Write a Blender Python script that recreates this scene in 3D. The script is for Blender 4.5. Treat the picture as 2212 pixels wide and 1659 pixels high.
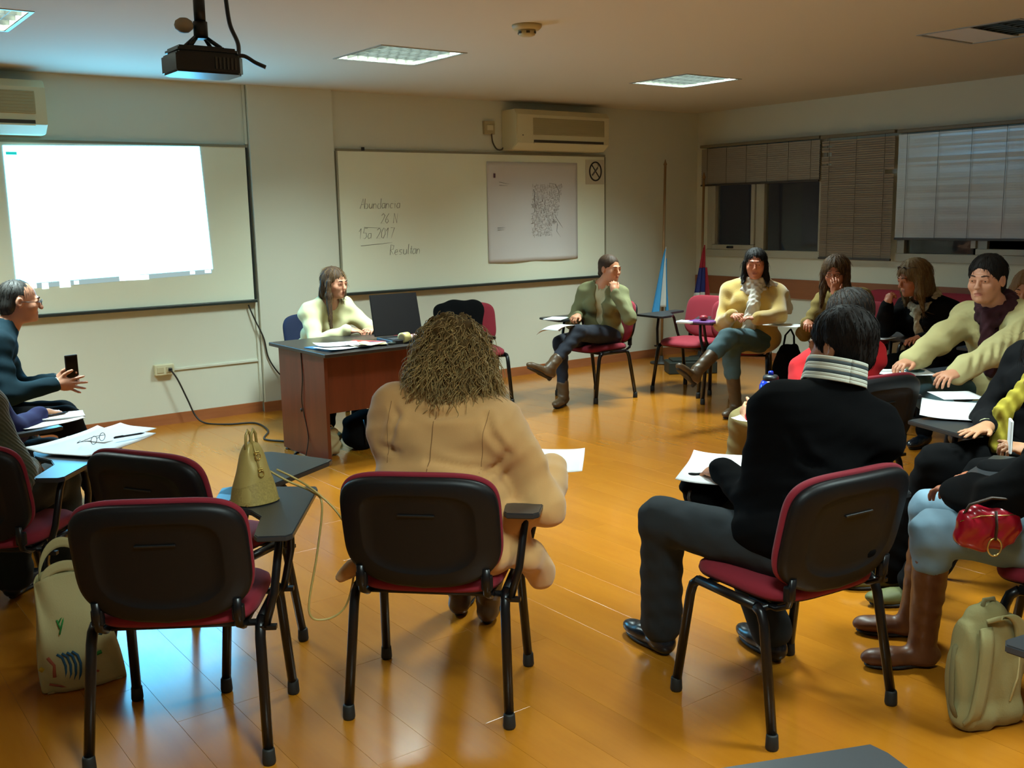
import bpy, bmesh, math, random
import numpy as np
from mathutils import Vector, Matrix

for _o in list(bpy.data.objects):
    bpy.data.objects.remove(_o, do_unlink=True)
SC = bpy.context.scene
COL = SC.collection
PI = math.pi

def lin(c):
    return tuple(((v/255.0)/12.92 if v/255.0 <= 0.04045 else ((v/255.0+0.055)/1.055)**2.4) for v in c)

# ---------------------------------------------------------------- camera
PITCH, ROLL, YAW, FPX, CAMH = 0.168848, -0.0194511, 0.642384, 2169.4, 1.60
_f = Vector((math.sin(YAW)*math.cos(PITCH), math.cos(YAW)*math.cos(PITCH), -math.sin(PITCH)))
_r = Vector((math.cos(YAW), -math.sin(YAW), 0))
_u = _r.cross(_f)
_r2 = _r*math.cos(ROLL)+_u*math.sin(ROLL)
_u2 = -_r*math.sin(ROLL)+_u*math.cos(ROLL)
cam_d = bpy.data.cameras.new('camera')
cam = bpy.data.objects.new('camera', cam_d); COL.objects.link(cam)
cam.matrix_world = Matrix(((_r2.x, _u2.x, -_f.x, 0), (_r2.y, _u2.y, -_f.y, 0), (_r2.z, _u2.z, -_f.z, CAMH), (0, 0, 0, 1)))
cam_d.sensor_fit = 'HORIZONTAL'; cam_d.sensor_width = 36.0
cam_d.lens = 36.0*FPX/2212.0
cam_d.clip_start = 0.05
SC.camera = cam

# ---------------------------------------------------------------- world, exposure
w = bpy.data.worlds.new('night'); SC.world = w; w.use_nodes = True
w.node_tree.nodes['Background'].inputs[0].default_value = (0.006, 0.0055, 0.005, 1)
w.node_tree.nodes['Background'].inputs[1].default_value = 1.0
SC.view_settings.view_transform = 'Standard'
SC.view_settings.look = 'None'
SC.view_settings.gamma = 1.0
SC.view_settings.use_curve_mapping = False
SC.view_settings.exposure = 0.14
LAMP_W = 102.0
LAMP_COL = (0.78, 1.0, 0.98)
SCREEN_E = 11.0

# room
XR, YB, ZC = 8.53, 7.88, 2.64
XL, YF = -2.2, -2.6

# ---------------------------------------------------------------- materials
_m = {}
def mat(name, rgb, rough=0.6, metal=0.0, bump=None, vary=None, sheen=0.0, spec=0.5, coat=0.0, emit=None):
    """rgb in 0-255 display values; bump=(scale,strength[,distance]); vary=(scale, amount)"""
    if name in _m: return _m[name]
    m = bpy.data.materials.new(name); m.use_nodes = True
    nt = m.node_tree; b = nt.nodes['Principled BSDF']
    c = lin(rgb)
    b.inputs['Base Color'].default_value = (*c, 1)
    b.inputs['Roughness'].default_value = rough
    b.inputs['Metallic'].default_value = metal
    b.inputs['Specular IOR Level'].default_value = spec
    if sheen: b.inputs['Sheen Weight'].default_value = sheen
    if coat: b.inputs['Coat Weight'].default_value = coat
    if emit:
        b.inputs['Emission Color'].default_value = (*emit[0], 1); b.inputs['Emission Strength'].default_value = emit[1]
    if bump or vary:
        tc = nt.nodes.new('ShaderNodeTexCoord')
    if vary:
        n = nt.nodes.new('ShaderNodeTexNoise'); n.inputs['Scale'].default_value = vary[0]; n.inputs['Detail'].default_value = 5
        nt.links.new(tc.outputs['Object'], n.inputs['Vector'])
        r = nt.nodes.new('ShaderNodeMix'); r.data_type = 'RGBA'
        a = vary[1]
        r.inputs[6].default_value = (*[v*(1-a) for v in c], 1); r.inputs[7].default_value = (*[min(1, v*(1+a)) for v in c], 1)
        nt.links.new(n.outputs['Fac'], r.inputs[0]); nt.links.new(r.outputs[2], b.inputs['Base Color'])
    if bump:
        n = nt.nodes.new('ShaderNodeTexNoise'); n.inputs['Scale'].default_value = bump[0]; n.inputs['Detail'].default_value = 4
        nt.links.new(tc.outputs['Object'], n.inputs['Vector'])
        bp = nt.nodes.new('ShaderNodeBump'); bp.inputs['Strength'].default_value = bump[1]
        bp.inputs['Distance'].default_value = bump[2] if len(bump) > 2 else 0.003
        nt.links.new(n.outputs['Fac'], bp.inputs['Height']); nt.links.new(bp.outputs['Normal'], b.inputs['Normal'])
    _m[name] = m
    return m

def knit_mat(name, rgb, sx=260, rough=0.9, strength=0.6):
    if name in _m: return _m[name]
    m = mat(name, rgb, rough, vary=(60, 0.35), sheen=0.3)
    nt = m.node_tree; b = nt.nodes['Principled BSDF']
    tc = nt.nodes.new('ShaderNodeTexCoord'); wv = nt.nodes.new('ShaderNodeTexWave')
    wv.bands_direction = 'DIAGONAL'; wv.inputs['Scale'].default_value = sx/10; wv.inputs['Distortion'].default_value = 2
    nt.links.new(tc.outputs['Object'], wv.inputs['Vector'])
    bp = nt.nodes.new('ShaderNodeBump'); bp.inputs['Strength'].default_value = strength; bp.inputs['Distance'].default_value = 0.004
    nt.links.new(wv.outputs['Fac'], bp.inputs['Height']); nt.links.new(bp.outputs['Normal'], b.inputs['Normal'])
    return m

def wood_mat(name, c1, c2, rough=0.25, axis='Y', scale=6.0, randomize=True, coat=0.0):
    if name in _m: return _m[name]
    m = bpy.data.materials.new(name); m.use_nodes = True
    nt = m.node_tree; b = nt.nodes['Principled BSDF']
    tc = nt.nodes.new('ShaderNodeTexCoord'); mp = nt.nodes.new('ShaderNodeMapping')
    sc = {'X': (0.12, 1, 1), 'Y': (1, 0.12, 1), 'Z': (1, 1, 0.12)}[axis]
    mp.inputs['Scale'].default_value = [s*scale for s in sc]
    nt.links.new(tc.outputs['Object'], mp.inputs['Vector'])
    n = nt.nodes.new('ShaderNodeTexNoise'); n.inputs['Scale'].default_value = 5; n.inputs['Detail'].default_value = 8; n.inputs['Roughness'].default_value = 0.65
    if randomize:
        oi = nt.nodes.new('ShaderNodeObjectInfo'); n.noise_dimensions = '4D'
        mu = nt.nodes.new('ShaderNodeMath'); mu.operation = 'MULTIPLY'; mu.inputs[1].default_value = 37
        nt.links.new(oi.outputs['Random'], mu.inputs[0]); nt.links.new(mu.outputs[0], n.inputs['W'])
    nt.links.new(mp.outputs['Vector'], n.inputs['Vector'])
    r = nt.nodes.new('ShaderNodeValToRGB')
    r.color_ramp.elements[0].position = 0.3; r.color_ramp.elements[0].color = (*lin(c1), 1)
    r.color_ramp.elements[1].position = 0.7; r.color_ramp.elements[1].color = (*lin(c2), 1)
    nt.links.new(n.outputs['Fac'], r.inputs['Fac'])
    out = r.outputs['Color']
    if randomize:
        hs = nt.nodes.new('ShaderNodeHueSaturation')
        ma = nt.nodes.new('ShaderNodeMapRange'); ma.inputs[3].default_value = 0.94; ma.inputs[4].default_value = 1.04
        nt.links.new(oi.outputs['Random'], ma.inputs[0]); nt.links.new(ma.outputs[0], hs.inputs['Value'])
        nt.links.new(out, hs.inputs['Color']); out = hs.outputs['Color']
    nt.links.new(out, b.inputs['Base Color'])
    b.inputs['Roughness'].default_value = rough
    b.inputs['Coat Weight'].default_value = coat; b.inputs['Coat Roughness'].default_value = 0.12
    _m[name] = m
    return m

# ---------------------------------------------------------------- object helpers
def tag(o, label=None, cat=None, group=None, kind=None):
    if label: o['label'] = label
    if cat: o['category'] = cat
    if group: o['group'] = group
    if kind: o['kind'] = kind
    return o

def empty(name, loc=(0, 0, 0), rz=0.0, label=None, cat=None, group=None, kind=None):
    o = bpy.data.objects.new(name, None); COL.objects.link(o)
    o.location = loc; o.rotation_euler = (0, 0, rz); o.empty_display_size = 0.1
    return tag(o, label, cat, group, kind)

def link(name, me, m=None, parent=None, smooth=False, **kw):
    o = bpy.data.objects.new(name, me); COL.objects.link(o)
    if m is not None:
        for mm in (m if isinstance(m, (list, tuple)) else [m]): me.materials.append(mm)
    if parent is not None: o.parent = parent
    if smooth and len(me.polygons): me.polygons.foreach_set('use_smooth', [True]*len(me.polygons))
    tag(o, **kw)
    return o

class MB:
    """collects simple solids into one bmesh -> one object"""
    def __init__(s): s.bm = bmesh.new(); s.mi = 0
    def _fin(s, verts, mi):
        fs = set()
        for v in verts: fs.update(v.link_faces)
        for f in fs: f.material_index = s.mi if mi is None else mi
    def box(s, c, size, rot=None, bev=0.0, seg=2, mi=None):
        M = Matrix.Translation(c) @ (rot.to_4x4() if rot is not None else Matrix.Identity(4)) @ Matrix.Diagonal((*size, 1))
        r = bmesh.ops.create_cube(s.bm, size=1, matrix=M); vs = r['verts']
        s._fin(vs, mi)
        if bev > 0:
            es = list({e for v in vs for e in v.link_edges})
            b = bmesh.ops.bevel(s.bm, geom=es, offset=bev, segments=seg, affect='EDGES', profile=0.5)
            for f in b['faces']: f.material_index = s.mi if mi is None else mi
        return s
    def b2(s, lo, hi, **k):
        c = [(a+b)/2 for a, b in zip(lo, hi)]; d = [abs(b-a) for a, b in zip(lo, hi)]
        return s.box(c, d, **k)
    def tube(s, pts, r, n=10, closed=False, mi=None, flat=1.0, cap=True):
        """swept tube; r scalar or list; flat squashes the cross-section"""
        pts = [Vector(p) for p in pts]; N = len(pts)
        rs = r if isinstance(r, (list, tuple)) else [r]*N
        rings = []; prev = None
        for i, p in enumerate(pts):
            if closed: t = (pts[(i+1) % N]-pts[i-1])
            else: t = pts[min(i+1, N-1)]-pts[max(i-1, 0)]
            if t.length < 1e-9: t = Vector((0, 0, 1))
            t.normalize()
            if prev is None:
                a = Vector((0, 0, 1)) if abs(t.z) < 0.9 else Vector((1, 0, 0))
                x = t.cross(a).normalized()
            else:
                x = (prev-t*prev.dot(t))
                x = x.normalized() if x.length > 1e-6 else t.orthogonal().normalized()
            y = t.cross(x); prev = x
            rings.append([s.bm.verts.new(p+x*math.cos(2*PI*k/n)*rs[i]+y*math.sin(2*PI*k/n)*rs[i]*flat) for k in range(n)])
        m_ = s.mi if mi is None else mi
        def q(a, b):
            for k in range(n):
                f = s.bm.faces.new((a[k], a[(k+1) % n], b[(k+1) % n], b[k])); f.material_index = m_; f.smooth = True
        for i in range(N-1): q(rings[i], rings[i+1])
        if closed: q(rings[-1], rings[0])
        elif cap:
            f = s.bm.faces.new(list(reversed(rings[0]))); f.material_index = m_
            f = s.bm.faces.new(rings[-1]); f.material_index = m_
        return s
    def lathe(s, prof, c=(0, 0, 0), n=24, rot=None, mi=None):
        c = Vector(c); m_ = s.mi if mi is None else mi; rings = []
        for r, z in prof:
            ring = []
            for k in range(n):
                v = Vector((r*math.cos(2*PI*k/n), r*math.sin(2*PI*k/n), z))
                if rot is not None: v = rot @ v
                ring.append(s.bm.verts.new(v+c))
            rings.append(ring)
        for a, b in zip(rings, rings[1:]):
            for k in range(n):
                f = s.bm.faces.new((a[k], a[(k+1) % n], b[(k+1) % n], b[k])); f.material_index = m_; f.smooth = True
        s.bm.faces.new(list(reversed(rings[0]))).material_index = m_
        s.bm.faces.new(rings[-1]).material_index = m_
        return s
    def prism(s, poly, z0, z1, bev=0.0, mi=None):
        m_ = s.mi if mi is None else mi
        a = [s.bm.verts.new((p[0], p[1], z0)) for p in poly]; b = [s.bm.verts.new((p[0], p[1], z1)) for p in poly]
        n = len(poly); fs = [s.bm.faces.new(list(reversed(a))), s.bm.faces.new(b)]
        for k in range(n): fs.append(s.bm.faces.new((a[k], a[(k+1) % n], b[(k+1) % n], b[k])))
        for f in fs: f.material_index = m_
        bmesh.ops.recalc_face_normals(s.bm, faces=fs)
        if bev:
            es = list({e for f in fs[:2] for e in f.edges})
            bmesh.ops.bevel(s.bm, geom=es, offset=bev, segments=2, affect='EDGES')
        return s
    def build(s, name, m=None, parent=None, smooth=False, auto=False, **kw):
        me = bpy.data.meshes.new(name); bmesh.ops.recalc_face_normals(s.bm, faces=s.bm.faces[:]); s.bm.to_mesh(me); s.bm.free()
        o = link(name, me, m, parent, False, **kw)
        if smooth: me.polygons.foreach_set('use_smooth', [True]*len(me.polygons))
        return o

def grid_mesh(name, fn, nu, nv, m=None, parent=None, thick=0.0, smooth=True, closed_u=False, **kw):
    """surface from fn(u,v); optional thickness"""
    P = np.array([[fn(i/(nu-1), j/(nv-1)) for j in range(nv)] for i in range(nu)], dtype=float)
    V = P.reshape(-1, 3)
    idx = np.arange(nu*nv).reshape(nu, nv)
    F = np.stack([idx[:-1, :-1], idx[1:, :-1], idx[1:, 1:], idx[:-1, 1:]], -1).reshape(-1, 4)
    if thick:
        du = np.gradient(P, axis=0); dv = np.gradient(P, axis=1); nrm = np.cross(du, dv); nrm /= np.linalg.norm(nrm, axis=-1, keepdims=True)+1e-12
        V2 = (P-nrm*thick).reshape(-1, 3); n0 = len(V)
        F2 = F[:, ::-1]+n0
        rim = []
        loop = list(idx[:, 0])+list(idx[-1, 1:])+list(idx[-2::-1, -1])+list(idx[0, -2:0:-1])
        for a, b in zip(loop, loop[1:]+loop[:1]): rim.append((b, a, a+n0, b+n0))
        V = np.vstack([V, V2]); F = np.vstack([F, F2, np.array(rim)])
    return link(name, mesh_np(name, V, F), m, parent, smooth, **kw)

def mesh_np(name, V, F):
    me = bpy.data.meshes.new(name); V = np.asarray(V, np.float32); F = np.asarray(F, np.int32); k = F.shape[1] if len(F) else 4
    me.vertices.add(len(V)); me.vertices.foreach_set('co', V.ravel())
    me.loops.add(F.size); me.loops.foreach_set('vertex_index', F.ravel())
    me.polygons.add(len(F)); me.polygons.foreach_set('loop_start', np.arange(0, F.size, k, dtype=np.int32))
    me.polygons.foreach_set('loop_total', np.full(len(F), k, np.int32))
    me.update(calc_edges=True); me.validate()
    return me

def rotz(v, a):
    return (v[0]*math.cos(a)-v[1]*math.sin(a), v[0]*math.sin(a)+v[1]*math.cos(a))
def heading(f): return math.atan2(-f[0], f[1])

def copy_tree(o, parent=None):
    c = o.copy(); COL.objects.link(c)
    if parent is not None: c.parent = parent
    for ch in list(o.children): copy_tree(ch, c)
    return c

# ---------------------------------------------------------------- implicit surfaces
class Field:
    """signed distance field on a rectilinear grid, meshed with surface nets"""
    def __init__(s): s.p = []
    def cap(s, a, b, ra, rb=None, k=0.02, sub=False):
        a = np.array(a, float); b = np.array(b, float); rb = ra if rb is None else rb
        r = max(ra, rb); lo = np.minimum(a, b)-r; hi = np.maximum(a, b)+r
        ab = b-a; L = max(ab@ab, 1e-9)
        def f(X, Y, Z):
            t = ((X-a[0])*ab[0]+(Y-a[1])*ab[1]+(Z-a[2])*ab[2])/L
            t = np.clip(t, 0, 1)
            return np.sqrt((X-a[0]-t*ab[0])**2+(Y-a[1]-t*ab[1])**2+(Z-a[2]-t*ab[2])**2)-(ra+(rb-ra)*t)
        s.p.append((f, lo, hi, k, sub)); return s
    def ell(s, c, rad, R=None, k=0.02, sub=False, q=None):
        c = np.array(c, float); rad = np.array(rad, float); R = np.eye(3) if R is None else np.array(R, float)
        ext = np.sqrt(((R*rad[None, :])**2).sum(1)); 
        if q: ext = np.abs(R) @ rad
        def f(X, Y, Z):
            x = X-c[0]; y = Y-c[1]; z = Z-c[2]
            a = (x*R[0, 0]+y*R[1, 0]+z*R[2, 0])/rad[0]; b = (x*R[0, 1]+y*R[1, 1]+z*R[2, 1])/rad[1]; d = (x*R[0, 2]+y*R[1, 2]+z*R[2, 2])/rad[2]
            if q:   # super-ellipsoid
                k0 = (np.abs(a)**q+np.abs(b)**q+np.abs(d)**q+1e-9)**(1.0/q)
                return (k0-1)*rad.min()
            k0 = np.sqrt(a*a+b*b+d*d)+1e-9
            k1 = np.sqrt((a/rad[0])**2+(b/rad[1])**2+(d/rad[2])**2)+1e-9
            return k0*(k0-1)/k1
        s.p.append((f, c-ext, c+ext, k, sub)); return s
    def half(s, c, n, k=0.004):
        """remove everything on the +n side of the plane"""
        c = np.array(c, float); n = np.array(n, float)/np.linalg.norm(n)
        def f(X, Y, Z): return -((X-c[0])*n[0]+(Y-c[1])*n[1]+(Z-c[2])*n[2])
        s.p.append((f, None, None, k, True)); return s
    def mesh(s, name, h=0.012, fine=(), hf=0.005, noise=None, origin=(0, 0, 0)):
        adds = [p for p in s.p if not p[4]]
        lo = np.min([p[1] for p in adds], 0)-0.02-h; hi = np.max([p[2] for p in adds], 0)+0.02+h
        ax = []
        for d in range(3):
            iv = [(a[d], b[d]) for a, b in fine]
            x = lo[d]; arr = [x]
            while x < hi[d]:
                st = hf if any(a <= x < b for a, b in iv) else h
                x += st; arr.append(x)
            ax.append(np.array(arr, np.float32))
        xs, ys, zs = ax
        F = np.full((len(xs), len(ys), len(zs)), 1.0, np.float32)
        for f, l, hh, k, sub in s.p:
            if l is None: sl = [slice(None)]*3
            else:
                pad = k+2.2*h
                sl = []
                for d in range(3):
                    i0 = max(0, np.searchsorted(ax[d], l[d]-pad)-1); i1 = min(len(ax[d]), np.searchsorted(ax[d], hh[d]+pad)+1)
                    sl.append(slice(i0, i1))
            X = xs[sl[0]][:, None, None]; Y = ys[sl[1]][None, :, None]; Z = zs[sl[2]][None, None, :]
            if X.size == 0 or Y.size == 0 or Z.size == 0: continue
            d = f(X, Y, Z).astype(np.float32); cur = F[sl[0], sl[1], sl[2]]
            if sub:
                a = cur; b = -d
                hk = np.clip(0.5-0.5*(b-a)/k, 0, 1)   # smooth max
                F[sl[0], sl[1], sl[2]] = b+(a-b)*hk+k*hk*(1-hk)
            else:
                hk = np.clip(0.5+0.5*(d-cur)/k, 0, 1)
                F[sl[0], sl[1], sl[2]] = d+(cur-d)*hk-k*hk*(1-hk)
        if noise is not None:
            F += noise(xs[:, None, None], ys[None, :, None], zs[None, None, :])*(np.abs(F) < 0.06)
        V, Q = snets(F, xs, ys, zs)
        V = V-np.array(origin)
        return mesh_np(name, V, Q)

def snets(F, xs, ys, zs):
    ins = F < 0
    c = np.zeros(tuple(n-1 for n in F.shape), np.uint8)
    for a in (0, 1):
        for b in (0, 1):
            for d in (0, 1):
                c += ins[a:F.shape[0]-1+a, b:F.shape[1]-1+b, d:F.shape[2]-1+d]
    I = np.argwhere((c > 0) & (c < 8))
    if len(I) == 0: return np.zeros((0, 3)), np.zeros((0, 4), int)
    ids = np.full(c.shape, -1, np.int32); ids[I[:, 0], I[:, 1], I[:, 2]] = np.arange(len(I))
    ii, jj, kk = I.T
    P = {}
    for a in (0, 1):
        for b in (0, 1):
            for d in (0, 1): P[a, b, d] = F[ii+a, jj+b, kk+d]
    acc = np.zeros((len(I), 3)); cnt = np.zeros(len(I))
    for e in [((0, b, d), (1, b, d), 0) for b in (0, 1) for d in (0, 1)]+[((a, 0, d), (a, 1, d), 1) for a in (0, 1) for d in (0, 1)]+[((a, b, 0), (a, b, 1), 2) for a in (0, 1) for b in (0, 1)]:
        p, q, axn = e; fp = P[p]; fq = P[q]; m = (fp < 0) != (fq < 0)
        t = np.where(m, fp/(fp-fq+1e-12), 0); pos = np.zeros((len(I), 3)); pos[:, 0] = p[0]; pos[:, 1] = p[1]; pos[:, 2] = p[2]; pos[:, axn] += t
        acc[m] += pos[m]; cnt[m] += 1
    acc /= cnt[:, None]
    V = np.stack([xs[ii]+acc[:, 0]*(xs[ii+1]-xs[ii]), ys[jj]+acc[:, 1]*(ys[jj+1]-ys[jj]), zs[kk]+acc[:, 2]*(zs[kk+1]-zs[kk])], 1)
    Q = []
    nx, ny, nz = F.shape
    E = np.argwhere(ins[:-1, 1:-1, 1:-1] != ins[1:, 1:-1, 1:-1]); i, j, k = E[:, 0], E[:, 1]+1, E[:, 2]+1
    q = np.stack([ids[i, j-1, k-1], ids[i, j, k-1], ids[i, j, k], ids[i, j-1, k]], 1); fl = ins[i, j, k]; q[~fl] = q[~fl][:, ::-1]; Q.append(q)
    E = np.argwhere(ins[1:-1, :-1, 1:-1] != ins[1:-1, 1:, 1:-1]); i, j, k = E[:, 0]+1, E[:, 1], E[:, 2]+1
    q = np.stack([ids[i-1, j, k-1], ids[i, j, k-1], ids[i, j, k], ids[i-1, j, k]], 1); fl = ins[i, j, k]; q[fl] = q[fl][:, ::-1]; Q.append(q)
    E = np.argwhere(ins[1:-1, 1:-1, :-1] != ins[1:-1, 1:-1, 1:]); i, j, k = E[:, 0]+1, E[:, 1]+1, E[:, 2]
    q = np.stack([ids[i-1, j-1, k], ids[i, j-1, k], ids[i, j, k], ids[i-1, j, k]], 1); fl = ins[i, j, k]; q[~fl] = q[~fl][:, ::-1]; Q.append(q)
    Q = np.vstack(Q); Q = Q[(Q >= 0).all(1)]
    return V, Q

def tubes_np(name, lines, r, n=3):
    """many thin tubes in one mesh; lines: list of (k,3) arrays"""
    Vs = []; Fs = []; off = 0
    for L in lines:
        L = np.asarray(L, float); K = len(L)
        T = np.gradient(L, axis=0); T /= np.linalg.norm(T, axis=1, keepdims=True)+1e-9
        A = np.array([0.3, 0.5, 0.8]); X = np.cross(T, A); X /= np.linalg.norm(X, axis=1, keepdims=True)+1e-9; Y = np.cross(T, X)
        rr = r*np.clip(1.25-np.linspace(0, 1, K)**3, 0.25, 1)[:, None]
        ring = np.stack([L+X*math.cos(2*PI*k/n)*rr+Y*math.sin(2*PI*k/n)*rr for k in range(n)], 1)
        Vs.append(ring.reshape(-1, 3))
        i = np.arange(K-1)[:, None]*n+np.arange(n)[None, :]; i2 = np.arange(K-1)[:, None]*n+(np.arange(n)[None, :]+1) % n
        Fs.append(np.stack([i, i2, i2+n, i+n], -1).reshape(-1, 4)+off); off += K*n
    return mesh_np(name, np.vstack(Vs), np.vstack(Fs))

# ================================================================ room shell
M_wall = mat('wall_paint', (214, 216, 198), 0.75, bump=(90, 0.05), vary=(1.3, 0.04))
M_ceil = mat('ceiling_paint', (206, 200, 182), 0.85, bump=(60, 0.05))
M_base = wood_mat('baseboard_wood', (150, 88, 50), (172, 106, 62), 0.4, 'X', 3, randomize=False)
M_plank = wood_mat('laminate', (166, 100, 20), (180, 113, 27), 0.22, 'Y', 2.2, coat=0.4)
M_alu = mat('aluminium', (176, 178, 170), 0.4, 0.7)
M_white_plastic = mat('off_white_plastic', (212, 206, 170), 0.5)
M_black = mat('black_plastic', (22, 23, 24), 0.45)

LAMPS = [(x, y) for y in (5.965, 3.36, 0.75, -1.6) for x in (-1.70, 0.955, 3.585, 6.30)]
HL = 0.31
floor = link('floor', bpy.data.meshes.new('floor'), None, kind='structure')
_b = MB(); _b.b2((XL, YF, -0.10), (XR, YB, -0.0125)); _b.bm.to_mesh(floor.data); _b.bm.free()
floor.data.materials.append(mat('subfloor', (70, 45, 25), 0.9))
def plank_mesh(Lp):
    b = MB(); b.b2((-0.0948, -Lp/2+0.0003, -0.0125), (0.0948, Lp/2-0.0003, 0.0), bev=0.0005, seg=1)
    me = bpy.data.meshes.new('floor_plank'); b.bm.to_mesh(me); b.bm.free(); me.materials.append(M_plank); return me
PM = plank_mesh(1.285); rng = random.Random(4)
PLN = []
nx = int((XR-XL)/0.19)+1
for i in range(nx):
    x = XR-0.1-i*0.19
    y = YB-rng.choice((0.3, 0.62, 0.95, 1.2))+1.285/2
    first = True
    while y > YF-0.6:
        PLN.append((x, y)); y -= 1.285
def _vis(p):
    v = Vector((p[0], p[1], 0))-cam.location; zc = v.dot(_f)
    if zc < 1.2: return False
    return abs(v.dot(_r2)/zc) < 0.60 and v.dot(_u2)/zc > -0.56
vis = [p for p in PLN if _vis(p)]
vis.sort(key=lambda p: p[0]**2+p[1]**2)
pick = vis[:300]; ps = set(pick)
for (x, y) in pick:
    y0, y1 = y-0.6425, y+0.6425
    o = bpy.data.objects.new('floor_plank', PM); COL.objects.link(o); o.parent = floor
    if y1 > YB:
        s = (YB-y0)/1.285; o.scale = (1, s, 1); y = (YB+y0)/2
    o.location = (x, y, 0)
b = MB()
for (x, y) in PLN:
    if (x, y) in ps: continue
    y0, y1 = max(YF, y-0.642), min(YB, y+0.642)
    x0, x1 = max(XL, x-0.0945), min(XR, x+0.0945)
    if y1-y0 > 0.01 and x1-x0 > 0.01: b.b2((x0, y0, -0.0125), (x1, y1, 0.0))
b.build('far_floor_planks', M_plank, floor, kind='stuff')

# ceiling with openings for the light fittings
xs_ = sorted({XL, XR} | {x-HL for x, y in LAMPS if x-HL > XL} | {x+HL for x, y in LAMPS})
ys_ = sorted({YF, YB} | {y-HL for x, y in LAMPS} | {y+HL for x, y in LAMPS})
b = MB()
for x0, x1 in zip(xs_, xs_[1:]):
    for y0, y1 in zip(ys_, ys_[1:]):
        cx_, cy_ = (x0+x1)/2, (y0+y1)/2
        if any(abs(cx_-x) < HL-0.01 and abs(cy_-y) < HL-0.01 for x, y in LAMPS): continue
        b.b2((x0, y0, ZC), (x1, y1, ZC+0.02))
b.b2((XL, YF, ZC+0.2), (XR, YB, ZC+0.22))
b.build('ceiling', M_ceil, kind='structure')

b = MB(); b.b2((XL, YB, 0), (XR+0.15, YB+0.12, ZC+0.2)); b.b2((3.29, YB-0.05, 0), (4.03, YB, ZC)); b.build('wall_back', M_wall, kind='structure')
b = MB(); b.b2((XL-0.12, YF, 0), (XL, YB, ZC+0.2)); b.build('wall_left', M_wall, kind='structure')
b = MB(); b.b2((XL, YF-0.12, 0), (XR, YF, ZC+0.2)); b.build('wall_front', M_wall, kind='structure')
# right wall with window openings
W1 = (6.22, 7.66, 1.13, 2.24); W2 = (2.6, 5.33, 1.13, 2.24)
b = MB()
b.b2((XR, YF, 0), (XR+0.14, YB, 1.13)); b.b2((XR, YF, 2.24), (XR+0.14, YB, ZC+0.2))
b.b2((XR, YF, 1.13), (XR+0.14, W2[0], 2.24)); b.b2((XR, W2[1], 1.13), (XR+0.14, W1[0], 2.24)); b.b2((XR, W1[1], 1.13), (XR+0.14, YB, 2.24))
b.build('wall_right', M_wall, kind='structure')
# baseboards
b = MB(); b.b2((XL, YB-0.015, 0), (3.275, YB, 0.085)); b.b2((3.275, YB-0.065, 0), (4.045, YB-0.05, 0.085)); b.b2((4.045, YB-0.015, 0), (XR, YB, 0.085)); b.build('baseboard_back', M_base, kind='structure')
b = MB(); b.b2((XR-0.015, YF, 0), (XR, YB-0.016, 0.085)); b.build('baseboard_right', M_base, kind='structure')
b = MB(); b.b2((XR-0.022, YF, 0.675), (XR, YB-0.01, 0.87)); b.build('trim_1', wood_mat('rail_wood', (132, 76, 38), (150, 90, 48), 0.45, 'Y', 2, randomize=False), kind='structure')

# windows on the right wall
M_frame = mat('window_frame', (176, 174, 156), 0.45)
gm = bpy.data.materials.new('window_glass'); gm.use_nodes = True
gb = gm.node_tree.nodes['Principled BSDF']; gb.inputs['Base Color'].default_value = (0.8, 0.85, 0.85, 1); gb.inputs['Roughness'].default_value = 0.03; gb.inputs['Transmission Weight'].default_value = 1.0; gb.inputs['IOR'].default_value = 1.3
def window(name, Y0, Y1, z0, z1, mullions, sashes):
    o = empty(name, (XR, (Y0+Y1)/2, z0), kind='structure'); cy_ = (Y0+Y1)/2
    def L(lo, hi): return (lo[0]-XR, lo[1]-cy_, lo[2]-z0), (hi[0]-XR, hi[1]-cy_, hi[2]-z0)
    def bar(nm, lo, hi, bev=0.004):
        b = MB(); b.b2(*L(lo, hi), bev=bev); return b.build(nm, M_frame, o)
    x0, x1 = XR-0.012, XR+0.07
    bar('window_sill', (x0-0.012, Y0-0.06, z0-0.045), (x1, Y1+0.06, z0+0.03))
    bar('window_head', (x0, Y0-0.05, z1-0.03), (x1, Y1+0.05, z1+0.04))
    bar('window_jamb', (x0, Y0-0.05, z0+0.03), (x1, Y0+0.03, z1-0.03)); bar('window_jamb', (x0, Y1-0.03, z0+0.03), (x1, Y1+0.05, z1-0.03))
    for ym, wd in mullions: bar('mullion', (x0+0.004, ym-wd/2, z0+0.03), (x1, ym+wd/2, z1-0.03))
    edges = [Y0+0.03]+sum([[m-wd/2, m+wd/2] for m, wd in mullions], [])+[Y1-0.03]
    for i in range(0, len(edges), 2):
        a, c = edges[i], edges[i+1]
        if (i//2) in sashes:
            for lo, hi in (((a, z0+0.03), (c, z0+0.085)), ((a, z1-0.085), (c, z1-0.03)), ((a, z0+0.085), (a+0.05, z1-0.085)), ((c-0.05, z0+0.085), (c, z1-0.085))):
                bar('sash_rail', (XR-0.03, lo[0]+0.002, lo[1]+0.002), (XR+0.02, hi[0]-0.002, hi[1]-0.002))
            b = MB(); ymid = (a+c)/2
            b.b2(*L((XR-0.05, ymid-0.02, z0+0.045), (XR-0.03, ymid+0.06, z0+0.07)), bev=0.004); b.b2(*L((XR-0.075, ymid+0.03, z0+0.05), (XR-0.05, ymid+0.045, z0+0.065)), bev=0.003)
            b.build('window_latch', M_black, o)
            a += 0.05; c -= 0.05
        b = MB(); b.b2(*L((XR+0.03, a, z0+0.03), (XR+0.034, c, z1-0.03))); b.build('pane', gm, o)
    return o
window('window_1', *W1, [(6.985, 0.11)], {1})
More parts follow.
